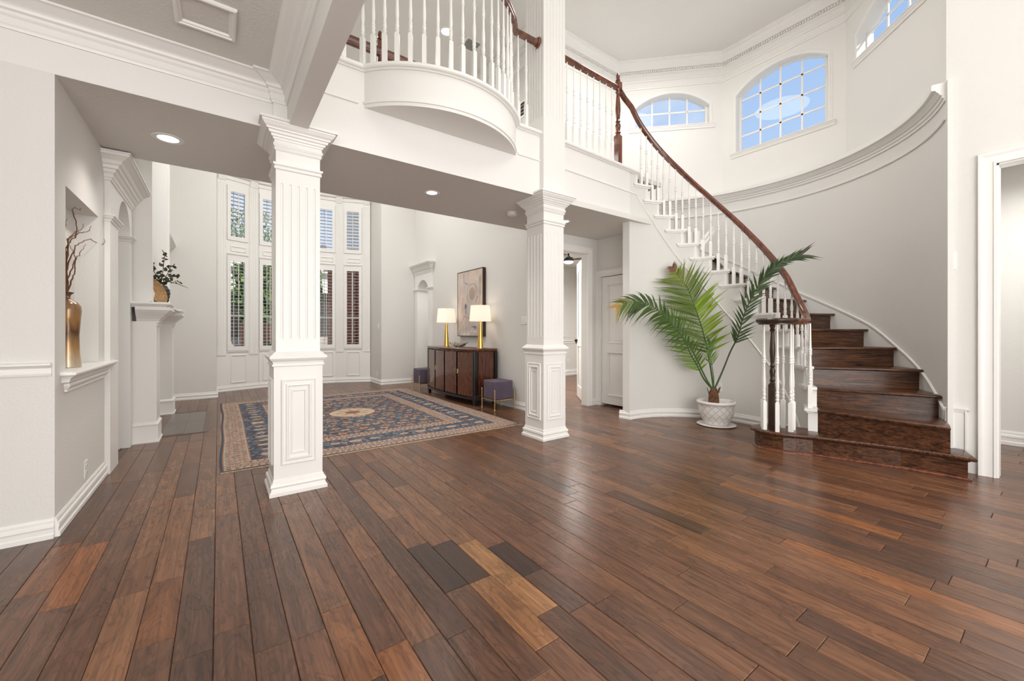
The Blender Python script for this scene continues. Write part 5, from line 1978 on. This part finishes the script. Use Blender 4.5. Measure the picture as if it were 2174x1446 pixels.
def ottoman(x0, y0, label):
    s = .335
    g = thing('ottoman', (x0 + s / 2, y0 + s / 2, 0), label, 'ottoman', 'mauve ottomans beside the sideboard')
    bm = bmesh.new()
    bmesh.ops.create_cube(bm, size=1.0)
    for v in bm.verts:
        v.co = Vector((x0 + s / 2 + v.co.x * (s - .024), y0 + s / 2 + v.co.y * (s - .024), .272 + v.co.z * .262))
    bmesh.ops.bevel(bm, geom=bm.edges[:], offset=.022, segments=4, profile=.55, affect='EDGES')
    for v in bm.verts:
        if v.co.z > .39:
            v.co.z += .012 * (1 - (2 * (v.co.x - x0 - s / 2) / s) ** 2) * (1 - (2 * (v.co.y - y0 - s / 2) / s) ** 2)
    me = bpy.data.meshes.new('cushion')
    bm.to_mesh(me)
    bm.free()
    me.materials.append(M['purple'])
    me.polygons.foreach_set('use_smooth', [True] * len(me.polygons))
    link('cushion', me, g)
    q = MB()
    q.box(x0 + .01, x0 + s - .01, y0 + .01, y0 + s - .01, .128, .143)
    q.build('base_frame', M['brass'], g)
    for (dx, dy) in ((0, 0), (s, 0), (s, s), (0, s)):
        MB().lathe([(.012, 0), (.012, .012), (.0085, .016), (.0085, .115), (.0105, .118), (.0105, .128), (.0085, .131), (.0085, .268), (.011, .271), (.011, .283), (.006, .288)], (x0 + dx, y0 + dy, 0), 14).build('leg', M['brass'], g, smooth=True, auto=.5)
    return g


ottoman(3.092, 4.690, 'mauve cube ottoman on brass legs nearer the white column')
ottoman(2.985, 7.035, 'mauve cube ottoman on brass legs beyond the far end of the sideboard')

# ------------------------------------------------------------------ niche vase with curly branches
nv = thing('floor_vase', (-.768, 3.70, .8735), 'tall bronze glazed vase of curly branches in the wall niche', 'vase')
q = MB().lathe([(.050, 0), (.062, .002), (.062, .015), (.054, .09), (.052, .20), (.058, .30), (.063, .355), (.060, .385), (.045, .408), (.020, .424), (.012, .438), (.015, .455), (.030, .472), (.028, .474), (.010, .455)], (0, 0, 0), 28)
q.build('vase_body', M['vase'], nv, smooth=True, auto=.9, loc=(-.768, 3.70, .8735))
random.seed(12)
tw = [
    [(-.768, 3.70, 1.33), (-.755, 3.72, 1.42), (-.745, 3.76, 1.49), (-.742, 3.74, 1.56), (-.74, 3.70, 1.60), (-.74, 3.60, 1.63)],
    [(-.768, 3.69, 1.33), (-.76, 3.68, 1.43), (-.745, 3.71, 1.52), (-.735, 3.76, 1.58), (-.73, 3.83, 1.64), (-.725, 3.90, 1.69)],
    [(-.768, 3.69, 1.33), (-.765, 3.64, 1.46), (-.75, 3.66, 1.56), (-.74, 3.74, 1.645), (-.735, 3.88, 1.70), (-.73, 4.06, 1.75), (-.715, 4.26, 1.745), (-.70, 4.31, 1.77), (-.70, 4.30, 1.80)],
    [(-.768, 3.70, 1.33), (-.76, 3.64, 1.50), (-.75, 3.63, 1.64), (-.745, 3.74, 1.70), (-.74, 3.77, 1.79), (-.745, 3.68, 1.865), (-.742, 3.72, 1.885), (-.74, 3.84, 1.90), (-.74, 3.87, 1.918)],
    [(-.768, 3.695, 1.33), (-.76, 3.62, 1.53), (-.752, 3.64, 1.67), (-.745, 3.80, 1.735), (-.74, 3.93, 1.77), (-.735, 4.02, 1.80), (-.735, 4.07, 1.81), (-.735, 4.09, 1.85)],
    [(-.768, 3.705, 1.33), (-.765, 3.66, 1.50), (-.76, 3.63, 1.60), (-.755, 3.68, 1.69), (-.75, 3.80, 1.745), (-.745, 3.90, 1.78), (-.74, 3.93, 1.83)],
    [(-.768, 3.69, 1.33), (-.775, 3.62, 1.50), (-.77, 3.60, 1.62), (-.765, 3.62, 1.74), (-.76, 3.66, 1.80)]]
for p in tw:
    pp = []
    for a_, c_ in zip(p, p[1:]):
        for j in range(4):
            t_ = j / 4
            pp.append(tuple(Vector(a_).lerp(Vector(c_), t_) + Vector((random.uniform(-.004, .004), random.uniform(-.006, .006), random.uniform(-.005, .005)))))
    pp.append(p[-1])
    n_ = len(pp)
    MB().tube(pp, [.0048 * (1 - .75 * j / (n_ - 1)) for j in range(n_)], 6).build('branch', M['twig'], nv, smooth=True)

# ------------------------------------------------------------------ mantel vase with eucalyptus, leaning woven tray
mvx, mvy, mvz = -.508, 5.83, 1.388
mv = thing('mantel_vase', (mvx, mvy, mvz), 'charcoal ribbed vase of eucalyptus on the mantel', 'vase')
q = MB()
prof = [(.045, 0), (.052, .003)]
for k in range(30):
    z_ = .006 + .20 * k / 29
    r_ = interp(z_, [(0, .054), (.06, .068), (.12, .078), (.16, .076), (.19, .062), (.206, .05)])
    prof.append((r_ + .0025 * math.sin(z_ * 160), z_))
prof += [(.046, .212), (.036, .21), (.034, .19)]
q.lathe(prof, (mvx, mvy, mvz), 28)
q.build('vase_body', M['grey_vase'], mv, smooth=True, auto=1.2)
random.seed(33)
stems = [[(-.51, 5.83, 1.58), (-.50, 5.84, 1.70), (-.49, 5.85, 1.80), (-.485, 5.86, 1.90), (-.48, 5.87, 1.97)],
         [(-.51, 5.82, 1.58), (-.53, 5.76, 1.68), (-.555, 5.66, 1.74), (-.555, 5.58, 1.79)],
         [(-.50, 5.84, 1.58), (-.46, 5.88, 1.67), (-.41, 5.93, 1.72), (-.36, 5.97, 1.74)],
         [(-.50, 5.84, 1.58), (-.45, 5.85, 1.65), (-.39, 5.90, 1.64), (-.33, 5.96, 1.62), (-.28, 6.0, 1.60)],
         [(-.51, 5.82, 1.58), (-.52, 5.78, 1.64), (-.535, 5.70, 1.66), (-.54, 5.63, 1.68)],
         [(-.50, 5.83, 1.58), (-.48, 5.80, 1.66), (-.45, 5.80, 1.73), (-.43, 5.82, 1.80), (-.41, 5.84, 1.83)]]


def leaf_disc(c, n_, r_, up):
    n_ = Vector(n_).normalized()
    u = n_.orthogonal().normalized()
    w = n_.cross(u)
    ring = [Vector(c) + u * (r_ * 1.15 * math.cos(2 * PI * j / 8)) + w * (r_ * .85 * math.sin(2 * PI * j / 8)) + n_ * (.006 * math.cos(4 * PI * j / 8)) for j in range(8)]
    return MB().rings([[tuple(p) for p in ring], [tuple(p + n_ * .0012) for p in ring]])


for p in stems:
    sobj = MB().tube(p, [.0035] * (len(p) - 1) + [.0015], 6).build('stem', M['twig'], mv, smooth=True)
    for a_, c_ in zip(p, p[1:]):
        for j in range(4):
            pos = Vector(a_).lerp(Vector(c_), (j + .5) / 4)
            if pos.z < 1.63:
                continue
            off = Vector((random.uniform(-1, 1), random.uniform(-1, 1), random.uniform(-.3, .7))).normalized() * random.uniform(.018, .032)
            l_ = leaf_disc(pos + off, Vector((random.uniform(-.6, 1), random.uniform(-1, .4), random.uniform(-.2, 1))), random.uniform(.014, .024), 1).build('leaf', M['eucal'], sobj, smooth=True)
            k_ = random.uniform(.7, 1.3)
            l_.color = (.045 * k_, .062 * k_, .026 * k_, 1)
wt = thing('woven_tray', (-.565, 5.60, mvz), 'round woven seagrass tray leaning on the overmantel', 'tray')
q = MB()
cen = Vector((-.532, 5.62, mvz + .128))
nrm = Vector((.86, -.42, .36)).normalized()
uu = nrm.cross(Vector((0, 0, 1))).normalized()
vv = uu.cross(nrm).normalized() * -1
if vv.z < 0:
    vv = -vv
R0 = .135
cen.z = mvz + R0 * vv.z + .002
for (rr_, off_, th_) in ():
    pass
for k in range(9):
    r_ = .016 + k * .0145
    pts = [tuple(cen + uu * (r_ * math.cos(2 * PI * j / 36)) + vv * (r_ * math.sin(2 * PI * j / 36)) + nrm * (-.010 + .022 * (k / 8) ** 2)) for j in range(37)]
    MB().tube(pts, .0078, 6).build('coil', M['basket'], wt, smooth=True)
MB().rings([[tuple(cen + uu * (r_ * math.cos(2 * PI * j / 30)) + vv * (r_ * math.sin(2 * PI * j / 30)) + nrm * o_) for j in range(30)] for r_, o_ in ((.13, .004), (.02, -.018), (.02, -.022), (.13, -.004))], True, False, False).build('tray_base', M['basket'], wt)


# ------------------------------------------------------------------ palm in its pot
px_, py_ = 4.755, 2.475
pl = thing('potted_palm', (px_, py_, 0), 'tall green palm in a white lattice pot under the curved stair', 'plant')
MB().lathe([(.13, .0), (.20, .004), (.212, .012), (.205, .016), (.14, .012)], (px_, py_, 0), 36).build('saucer', M['pot_rim'], pl, smooth=True)
q = MB().lathe([(.10, .012), (.128, .014), (.130, .022), (.132, .032), (.150, .06), (.172, .10), (.186, .15), (.190, .20), (.192, .245), (.195, .25)], (0, 0, 0), 48)
q.build('pot', M['pot'], pl, smooth=True, auto=.9, loc=(px_, py_, 0))
q = MB()
q.rings([[(px_ + r_ * math.cos(2 * PI * j / 48), py_ + r_ * math.sin(2 * PI * j / 48), z_) for j in range(48)] for r_, z_ in ((.188, .245), (.200, .248), (.212, .262), (.214, .276), (.206, .286), (.192, .286), (.186, .276), (.180, .22), (.172, .215))], True, False, False)
q.build('pot_rim', M['pot_rim'], pl, smooth=True, auto=.9)
MB().lathe([(.001, .236), (.06, .238), (.12, .234), (.182, .228)], (px_, py_, 0), 24, False).build('soil', M['soil'], pl, smooth=True)
bx, by = 4.885, 2.565
bx, by = px_ - .02, py_ + .02
q = MB()
q.lathe([(.062, .22), (.060, .26), (.058, .32), (.048, .38), (.034, .43)], (bx, by, 0), 14)
q.build('trunk', M['trunk'], pl, smooth=True)
random.seed(4)
for k in range(9):
    a_ = 2 * PI * k / 9 + random.uniform(-.2, .2)
    z_ = random.uniform(.27, .40)
    r_ = .05
    p0 = Vector((bx + r_ * math.cos(a_), by + r_ * math.sin(a_), z_))
    tdir = Vector((math.cos(a_) * .35, math.sin(a_) * .35, 1)).normalized()
    sdir = Vector((-math.sin(a_), math.cos(a_), 0)) * .022
    q = MB()
    q.rings([[tuple(p0 - sdir), tuple(p0 + sdir), tuple(p0 + sdir * .5 + tdir * .07), tuple(p0 - sdir * .4 + tdir * .055)], [tuple(p0 - sdir * .9 + Vector((math.cos(a_), math.sin(a_), 0)) * .006), tuple(p0 + sdir * .9 + Vector((math.cos(a_), math.sin(a_), 0)) * .006), tuple(p0 + sdir * .4 + tdir * .068 + Vector((math.cos(a_), math.sin(a_), 0)) * .006), tuple(p0 - sdir * .3 + tdir * .053)]])
    q.build('leaf_sheath', M['trunk'], pl)


def catmull(P, n):
    P = [Vector(p) for p in P]
    out = []
    for i in range(len(P) - 1):
        p0, p1, p2, p3 = P[max(i - 1, 0)], P[i], P[i + 1], P[min(i + 2, len(P) - 1)]
        for j in range(n):
            t_ = j / n
            out.append(.5 * ((2 * p1) + (-p0 + p2) * t_ + (2 * p0 - 5 * p1 + 4 * p2 - p3) * t_ * t_ + (-p0 + 3 * p1 - 3 * p2 + p3) * t_ ** 3))
    out.append(P[-1])
    return out


def leaflet(p, d, up, L, w, droop, parent, col):
    """a narrow folded blade that arches over"""
    d = d.normalized()
    q = MB()
    rs = []
    side = d.cross(up)
    side = side.normalized() if side.length > 1e-4 else Vector((1, 0, 0))
    nu = side.cross(d).normalized()
    for k in range(6):
        t_ = k / 5
        ww = w * (0.35 + 1.0 * math.sin(PI * min(1, t_ * 1.05 + .14)) ** .8) * (1 - t_ ** 3) * .5 + .0006
        c = p + d * (L * t_) + Vector((0, 0, -1)) * (droop * L * t_ ** 2.2)
        rs.append([tuple(c - side * ww + nu * ww * .35), tuple(c), tuple(c + side * ww + nu * ww * .35)])
    q.rings(rs, False, False, False)
    o_ = q.build('leaflet', M['leaf'], parent, smooth=True, auto=3, fix=False)
    o_.color = (*col, 1)


VIEW = Vector((.585, .811, 0))


def frond(name_col, pts, pairs, t0, t1, Lmax, spread, plane_n, sides=(1, -1), prof=None, stem_col=(.05, .10, .02), tipcol=None, droop=.25, rad=.011, w=.02, biases=(0, 0)):
    P = catmull(pts, 6)
    n_ = len(P)
    ro = MB().tube([tuple(p) for p in P], [rad * (1 - .82 * i / (n_ - 1)) for i in range(n_)], 7).build('frond', M['stem'], pl, smooth=True)
    ro.color = (*stem_col, 1)
    for k in range(pairs):
        f_ = t0 + (t1 - t0) * (k + .5) / pairs
        x = f_ * (n_ - 1)
        i = int(x)
        i2 = min(i + 1, n_ - 1)
        p = P[i].lerp(P[i2], x - i)
        tg = (P[min(i + 2, n_ - 1)] - P[max(i - 1, 0)]).normalized()
        sd = tg.cross(plane_n).normalized()
        for s, bias in zip(sides, biases if len(biases) == len(sides) else (0,) * len(sides)):
            ff = (f_ - t0) / (t1 - t0)
            L = Lmax * (prof(ff) if prof else math.sin(PI * (.12 + .80 * ff)) ** .7) * random.uniform(.85, 1.1)
            sp = spread + random.uniform(-.12, .12) - .35 * ff
            d = tg * math.cos(sp) + sd * s * math.sin(sp) + plane_n * random.uniform(-.18, .18) + Vector((0, 0, bias))
            c = name_col(ff, s)
            leaflet(p + plane_n * random.uniform(-.004, .004), d, plane_n, L, w * random.uniform(.8, 1.1), droop * random.uniform(.6, 1.3), ro, c)


random.seed(11)


def gcol(a, b_):
    def f(ff, s):
        k = random.uniform(.75, 1.25)
        return tuple((a[i] + (b_[i] - a[i]) * ff) * k for i in range(3))
    return f


root = Vector((bx, by, .40))
vn = -VIEW
F2 = [root, (4.80, 2.56, .62), (4.82, 2.62, .888), (4.82, 2.68, 1.122), (4.80, 2.74, 1.335), (4.78, 2.78, 1.465), (4.74, 2.84, 1.66), (4.68, 2.92, 1.80), (4.62, 2.965, 1.915)]


def c2(ff, s):
    k = random.uniform(.75, 1.3)
    if ff > .93:
        return tuple(v * k for v in (.20, .085, .05))
    if ff > .70:
        return tuple(v * k for v in (.20, .25, .035))
    if ff < .5 and s > 0:
        return tuple(v * k for v in (.20, .31, .012))
    return tuple(v * k for v in (.105, .165, .018))


frond(c2, F2, 36, .22, .985, .42, 1.15, vn, prof=lambda f_: (.45 + .75 * math.sin(PI * min(1, f_ * 1.05 + .10)) ** .6) * (1 if f_ < .75 else 1 - .5 * (f_ - .75) / .25), droop=.06, w=.021)
F1 = [root, (4.70, 2.58, .56), (4.56, 2.67, .894), (4.43, 2.74, 1.076), (4.28, 2.81, 1.243), (4.154, 2.86, 1.355), (4.034, 2.92, 1.423), (3.915, 2.98, 1.444), (3.787, 3.04, 1.421), (3.689, 3.08, 1.367)]


def c1(ff, s):
    k = random.uniform(.75, 1.25)
    if ff > .86:
        return tuple(v * k for v in (.42, .29, .09))
    if ff > .74:
        return tuple(v * k for v in ((.22, .22, .06) if random.random() < .6 else (.07, .15, .03)))
    return tuple(v * k for v in (.055, .10, .018))


frond(c1, F1, 32, .22, .99, .27, 1.0, Vector((-.45, -.80, .40)).normalized(), prof=lambda f_: .55 + .6 * math.sin(PI * min(1, f_ + .05)), droop=.42, w=.019, stem_col=(.06, .12, .03), biases=(0, 0))
F3 = [root, (4.80, 2.43, .62), (4.86, 2.36, .87), (4.84, 2.27, 1.036), (4.84, 2.20, 1.29), (4.836, 2.09, 1.535), (4.83, 1.985, 1.69), (4.86, 1.885, 1.80), (4.94, 1.78, 1.875), (5.03, 1.70, 1.915)]


def c3(ff, s):
    k = random.uniform(.75, 1.25)
    if ff > .95:
        return tuple(v * k for v in (.10, .10, .06))
    return tuple(v * k for v in (.05, .085, .03))


frond(c3, F3, 34, .28, .985, .20, .75, vn, prof=lambda f_: (1.15 if f_ < .55 else (.75 if f_ < .75 else .55 + .7 * (f_ - .75) / .25)), droop=.10, w=.019, stem_col=(.06, .085, .035))
F4 = [root, (4.74, 2.62, .53), (4.74, 2.70, .681), (4.71, 2.77, .821), (4.67, 2.82, .99), (4.62, 2.88, 1.135), (4.55, 2.94, 1.235), (4.48, 2.99, 1.285)]
frond(gcol((.16, .28, .02), (.12, .24, .025)), F4, 24, .22, .98, .30, 1.05, vn, prof=lambda f_: .6 + .5 * math.sin(PI * f_), droop=.12, w=.018)
F5 = [root, (4.78, 2.52, .55), (4.77, 2.54, .724), (4.765, 2.555, .866), (4.77, 2.55, .979)]
frond(gcol((.13, .25, .02), (.10, .2, .03)), F5, 14, .45, .98, .16, .8, vn, prof=lambda f_: 1.0, droop=.1, w=.009, rad=.007)


# ------------------------------------------------------------------ small fittings
def downlight(x, y, z, label, r=.062):
    g = thing('recessed_light', (x, y, z), label, 'light', 'round recessed ceiling lights')
    MB().lathe([(r * .80, -.0), (r * .82, -.004), (r * 1.18, -.005), (r * 1.24, -.001), (r * 1.24, .004)], (x, y, z), 28, False).build('trim_ring', M['white_plastic'], g, smooth=True)
    MB().lathe([(.001, -.0025), (r * .8, -.0025), (r * .82, .0)], (x, y, z), 28).build('lens', M['light'], g)
    lamp('recessed_light_beam', 'SPOT', (x, y, z - .03), 24, WARM, .05, spot_size=2.2, spot_blend=.8, aim=(0, 0, -1))
    return g


downlight(-.291, 3.788, ZB, 'round recessed light in the low soffit left of the near column', .075)
downlight(1.716, 3.734, ZB, 'round recessed light in the low soffit below the balcony')
downlight(3.511, 3.736, ZB, 'round recessed light half hidden behind the second column capital')
downlight(2.527, 5.03, ZC, 'round recessed light in the high ceiling behind the balcony spindles', .085)
sd = thing('smoke_detector', (2.757, 3.81, ZB), 'round white smoke detector on the soffit beside the second column', 'detector')
MB().lathe([(.062, 0), (.062, -.014), (.058, -.018)], (2.757, 3.81, ZB), 28, False).build('mount', M['white_plastic'], sd, smooth=True, auto=.5)
MB().lathe([(.055, -.016), (.058, -.022), (.055, -.034), (.030, -.040), (.001, -.041)], (2.757, 3.81, ZB), 28, False).build('cover', M['white_plastic'], sd, smooth=True, auto=.5)
cv = thing('ceiling_vent', (2.93, 5.06, ZC), 'square louvred air vent in the high ceiling behind the balcony spindles', 'vent')
MB().slab(rect(2.79, 3.07, 4.92, 5.20), [rect(2.83, 3.03, 4.96, 5.16)], lambda u, v, w: (u, v, ZC - .006 - w), .006).build('vent_frame', M['white_plastic'], cv)
MB().box(2.83, 3.03, 4.96, 5.16, ZC - .003, ZC - .001).build('duct', M['slot'], cv)
for k in range(9):
    MB().box(2.83, 3.03, 4.966 + k * .0215, 4.976 + k * .0215, ZC - .008, ZC - .003).build('slat', M['vent'], cv)


def plate(name, mm, u, v, label, cat, w=.036, h=.058, kind='outlet', gang=1):
    g = thing(name, mm(u, v, .002), label, cat)
    q = MB()
    W_ = w * gang
    q.rings([[mm(u + a * (W_ - i_), v + c_ * (h - i_), d_) for a, c_ in ((-1, -1), (1, -1), (1, 1), (-1, 1))] for i_, d_ in ((0, .0005), (0, .004), (.004, .006))])
    q.build('cover_plate', M['white_plastic'], g)
    if kind == 'outlet':
        for dz in (-.022, .022):
            q = MB()
            q.rings([[mm(u + .017 * math.cos(2 * PI * j / 12), v + dz + .014 * math.sin(2 * PI * j / 12), d_) for j in range(12)] for d_ in (.0055, .008)])
            q.build('socket', M['white_plastic'], g)
            q = MB()
            for du in (-.007, .007):
                q.rings([[mm(u + du + a * .0012, v + dz + .002 + c_ * .004, d_) for a, c_ in ((-1, -1), (1, -1), (1, 1), (-1, 1))] for d_ in (.0078, .0086)])
            q.rings([[mm(u + .0025 * math.cos(2 * PI * j / 8), v + dz - .008 + .0025 * math.sin(2 * PI * j / 8), d_) for j in range(8)] for d_ in (.0078, .0086)])
            q.build('slot', M['slot'], g)
    elif kind == 'switch':
        for k in range(gang):
            uc = u + (k - (gang - 1) / 2) * .046
            q = MB()
            q.rings([[mm(uc + a * .014, v + c_ * .03, d_) for a, c_ in ((-1, -1), (1, -1), (1, 1), (-1, 1))] for d_ in (.0055, .008)])
            q.rings([[mm(uc + a * .006, v + c_ * .012, d_) for a, c_ in ((-1, -1), (1, -1), (1, 1), (-1, 1))] for d_ in (.0078, .012)])
            q.build('rocker', M['white_plastic'], g)
    return g


plate('wall_outlet', mapX(XL, 1), 3.808, .195, 'white outlet low on the niche wall above the baseboard', 'outlet')
tmo = math.radians(17)
mst = lambda u, v, w: pol(RW - w, math.degrees(tmo) - math.degrees(u / RW), v)
plate('wall_outlet', mst, 0, .405, 'white outlet on the curved wall behind the palm pot', 'outlet')
plate('wall_outlet', mapX(2.715, -1), 8.614, .20, 'small white outlet low beside the bay window', 'outlet')
plate('wall_outlet', mapY(7.43, -1), 7.09, .36, 'white outlet in the bedroom seen past the open door', 'outlet')
plate('light_switch', mapX(XP, -1), 4.49, 1.256, 'white double switch on the wall left of the second column', 'switch', .036, .058, 'switch', 2)
plate('light_switch', mapX(2.715, -1), 8.521, 1.216, 'white switch on the return beside the bay window', 'switch', .036, .058, 'switch', 1)
plate('keypad', mapX(XR, -1), .598 - .03, 1.66, 'slim white keypad at the corner of the right wall', 'switch', .02, .07, 'switch', 1)
wv_ = thing('wall_vent', (XP, 4.59, 4.22), 'dark louvred return vent high on the wall behind the balcony spindles', 'vent')
MB().slab(rect(4.46, 4.72, 4.10, 4.34), [rect(4.49, 4.58, 4.13, 4.31), rect(4.60, 4.69, 4.13, 4.31)], mapX(XP - .006, -1), .006).build('vent_frame', M['white_plastic'], wv_)
for (a_, c_) in ((4.49, 4.58), (4.60, 4.69)):
    MB().box(XP - .003, XP - .0005, a_, c_, 4.13, 4.31).build('duct', M['slot'], wv_)
    for k in range(3):
        MB().box(XP - .008, XP - .003, a_, c_, 4.165 + k * .05, 4.175 + k * .05).build('slat', M['vent'], wv_)
# ceiling fan in the bedroom
cf = thing('ceiling_fan', (5.36, 5.6, 2.72), 'grey three-blade ceiling fan with lit lamp seen through the open door', 'fan')
fz = 2.44
MB().lathe([(.07, 2.72), (.06, 2.66), (.014, 2.65), (.014, 2.53), (.03, 2.52), (.03, 2.50)], (5.36, 5.6, 0), 20).build('downrod', M['black'], cf, smooth=True)
MB().lathe([(.03, 2.51), (.08, 2.49), (.10, 2.45), (.10, 2.43), (.09, 2.42)], (5.36, 5.6, 0), 24).build('motor', M['fan'], cf, smooth=True)
MB().lathe([(.09, 2.42), (.085, 2.40), (.05, 2.385), (.001, 2.382)], (5.36, 5.6, 0), 24).build('lamp_lens', M['light'], cf, smooth=True)
for k in range(3):
    a_ = math.radians(-40 + 120 * k)
    q = MB()
    rs = []
    for j in range(9):
        t_ = j / 8
        r_ = .09 + .42 * t_
        wd = .035 + .055 * math.sin(PI * min(1, .1 + t_ * .95)) ** .8
        c_ = Vector((5.36 + r_ * math.cos(a_), 5.6 + r_ * math.sin(a_), 2.46 + .02 * t_))
        s_ = Vector((-math.sin(a_), math.cos(a_), 0)) * wd + Vector((0, 0, .35 * wd))
        rs.append([tuple(c_ - s_), tuple(c_ + s_), tuple(c_ + s_ + Vector((0, 0, .006))), tuple(c_ - s_ + Vector((0, 0, .006)))])
    q.rings(rs)
    q.build('blade', M['fan'], cf, smooth=True, auto=.6)

# ------------------------------------------------------------------ courtyard outside the bay
struct('ground_patio', MB().box(-14, 22, 9.5, 34, -.2, -.06), M['paving'])
ar = thing('patio_arcade', (3, 16, -.06), 'white stucco arcade of round arches across the courtyard', 'arcade')
hs = [arc_rect(x_ - .75, x_ + .75, 0, 1.75, 2.5, 16) for x_ in (-6.9, -4.4, -1.9, .6, 3.1, 5.6, 8.1, 10.6)]
pts = [(-9, -.06)]
for h_ in hs:
    pts += [(h_[0][0], -.06)] + list(reversed(h_[2:])) + [(h_[1][0], -.06)]
pts += [(13, -.06), (13, 3.2), (-9, 3.2)]
MB().slab(pts, [], mapY(16, -1), .35).build('arched_wall', M['stucco'], ar)
MB().box(-9, 13, 15.8, 19.6, 3.2, 3.45).build('roof_slab', M['stucco'], ar)
MB().box(-9, 13, 19.0, 19.2, -.06, 3.2).build('rear_wall', M['arcade_shade'], ar)
MB().box(-9, 13, 15.9, 16.05, -.06, .9).build('low_wall', M['arcade_shade'], ar)


def brick_pier(x, y, w, h, label, face, name='brick_pillar', d=None):
    d = d or w
    g = thing(name, (x, y, -.06), label, 'pillar')
    MB().box(x - w / 2 + .008, x + w / 2 - .008, y - d / 2 + .008, y + d / 2 - .008, -.06, h).build('core', M['mortar'], g)
    bm_ = None
    bl, bh, jt = .20, .065, .012
    rows = int((h + .06) / (bh + jt))
    cnt = 0
    for r_ in range(rows):
        z_ = -.06 + r_ * (bh + jt) + jt
        if z_ + bh < .55 and h > 1.6:
            continue
        off = 0 if r_ % 2 else -.5 * (bl + jt)
        n_ = int(w / (bl + jt)) + 2
        for k in range(n_):
            xa = x - w / 2 + k * (bl + jt) + off
            xb = min(xa + bl, x + w / 2)
            xa = max(xa, x - w / 2)
            if xb - xa < .03:
                continue
            MB().cbox(0, xb - xa, 0, d, 0, bh, .002).build('brick', face, g, loc=(xa, y - d / 2, z_), fix=False)
            cnt += 1
    return g


brick_pier(2.62, 11.9, .36, 3.0, 'red brick patio pillar seen through the third shutter', M['brick'])
brick_pier(2.93, 11.7, .24, 3.0, 'red brick patio pillar seen at left of the rightmost shutter', M['brick'])
brick_pier(3.27, 11.9, .24, 3.0, 'red brick patio pillar seen at right of the rightmost shutter', M['brick'])
brick_pier(.98, 13.6, .95, 1.35, 'low orange brick grill block seen through the left shutters', M['orange_brick'], 'brick_grill', .5)
po = thing('patio_roof', (3, 12, 3.0), 'white beamed patio cover over the brick pillars', 'patio cover')
for k in range(5):
    MB().box(2.0 + k * .7, 2.12 + k * .7, 10.6, 14.0, 3.0, 3.18).build('beam', M['stucco'], po)
MB().box(2.0, 6.0, 11.5, 11.75, 2.85, 3.0).build('girder', M['stucco'], po)
random.seed(9)


def shrub(name, c, r_, n_, label, cat):
    g = thing(name, (c[0], c[1], -.06), label, cat)
    q = MB()
    for _ in range(n_):
        while True:
            v = Vector((random.uniform(-1, 1), random.uniform(-1, 1), random.uniform(-1, 1)))
            if .3 < v.length < 1:
                break
        p = Vector(c) + Vector((v.x * r_[0], v.y * r_[1], v.z * r_[2]))
        a_ = Vector((random.uniform(-1, 1), random.uniform(-1, 1), random.uniform(-1, 1))).normalized()
        b_ = a_.orthogonal().normalized()
        s_ = random.uniform(.05, .11)
        q.add([tuple(p - a_ * s_), tuple(p + b_ * s_ * .5), tuple(p + a_ * s_), tuple(p - b_ * s_ * .5)], [(0, 1, 2, 3)])
    f = q.build('foliage', M['green'], g, fix=False)
    f['kind'] = 'stuff'
    MB().tube([(c[0], c[1], -.06), (c[0] + .03, c[1], c[2] * .5), (c[0], c[1], c[2])], [.07, .05, .03], 8).build('trunk', M['trunk'], g)


shrub('courtyard_tree', (1.05, 14.9, 2.5), (.75, .6, 1.4), 2600, 'leafy green tree before the arcade in the left shutters', 'tree')
shrub('courtyard_tree', (2.35, 14.9, 2.6), (.5, .5, 1.3), 2600, 'leafy green tree before the arcade behind the near column', 'tree')
shrub('courtyard_tree', (.9, 22.5, 4.9), (2.6, 1.4, 2.0), 3200, 'tall green tree rising behind the arcade roof', 'tree')
shrub('hedge', (1.3, 12.4, .35), (.9, .35, .45), 1600, 'low clipped green bush below the left shutters', 'bush')
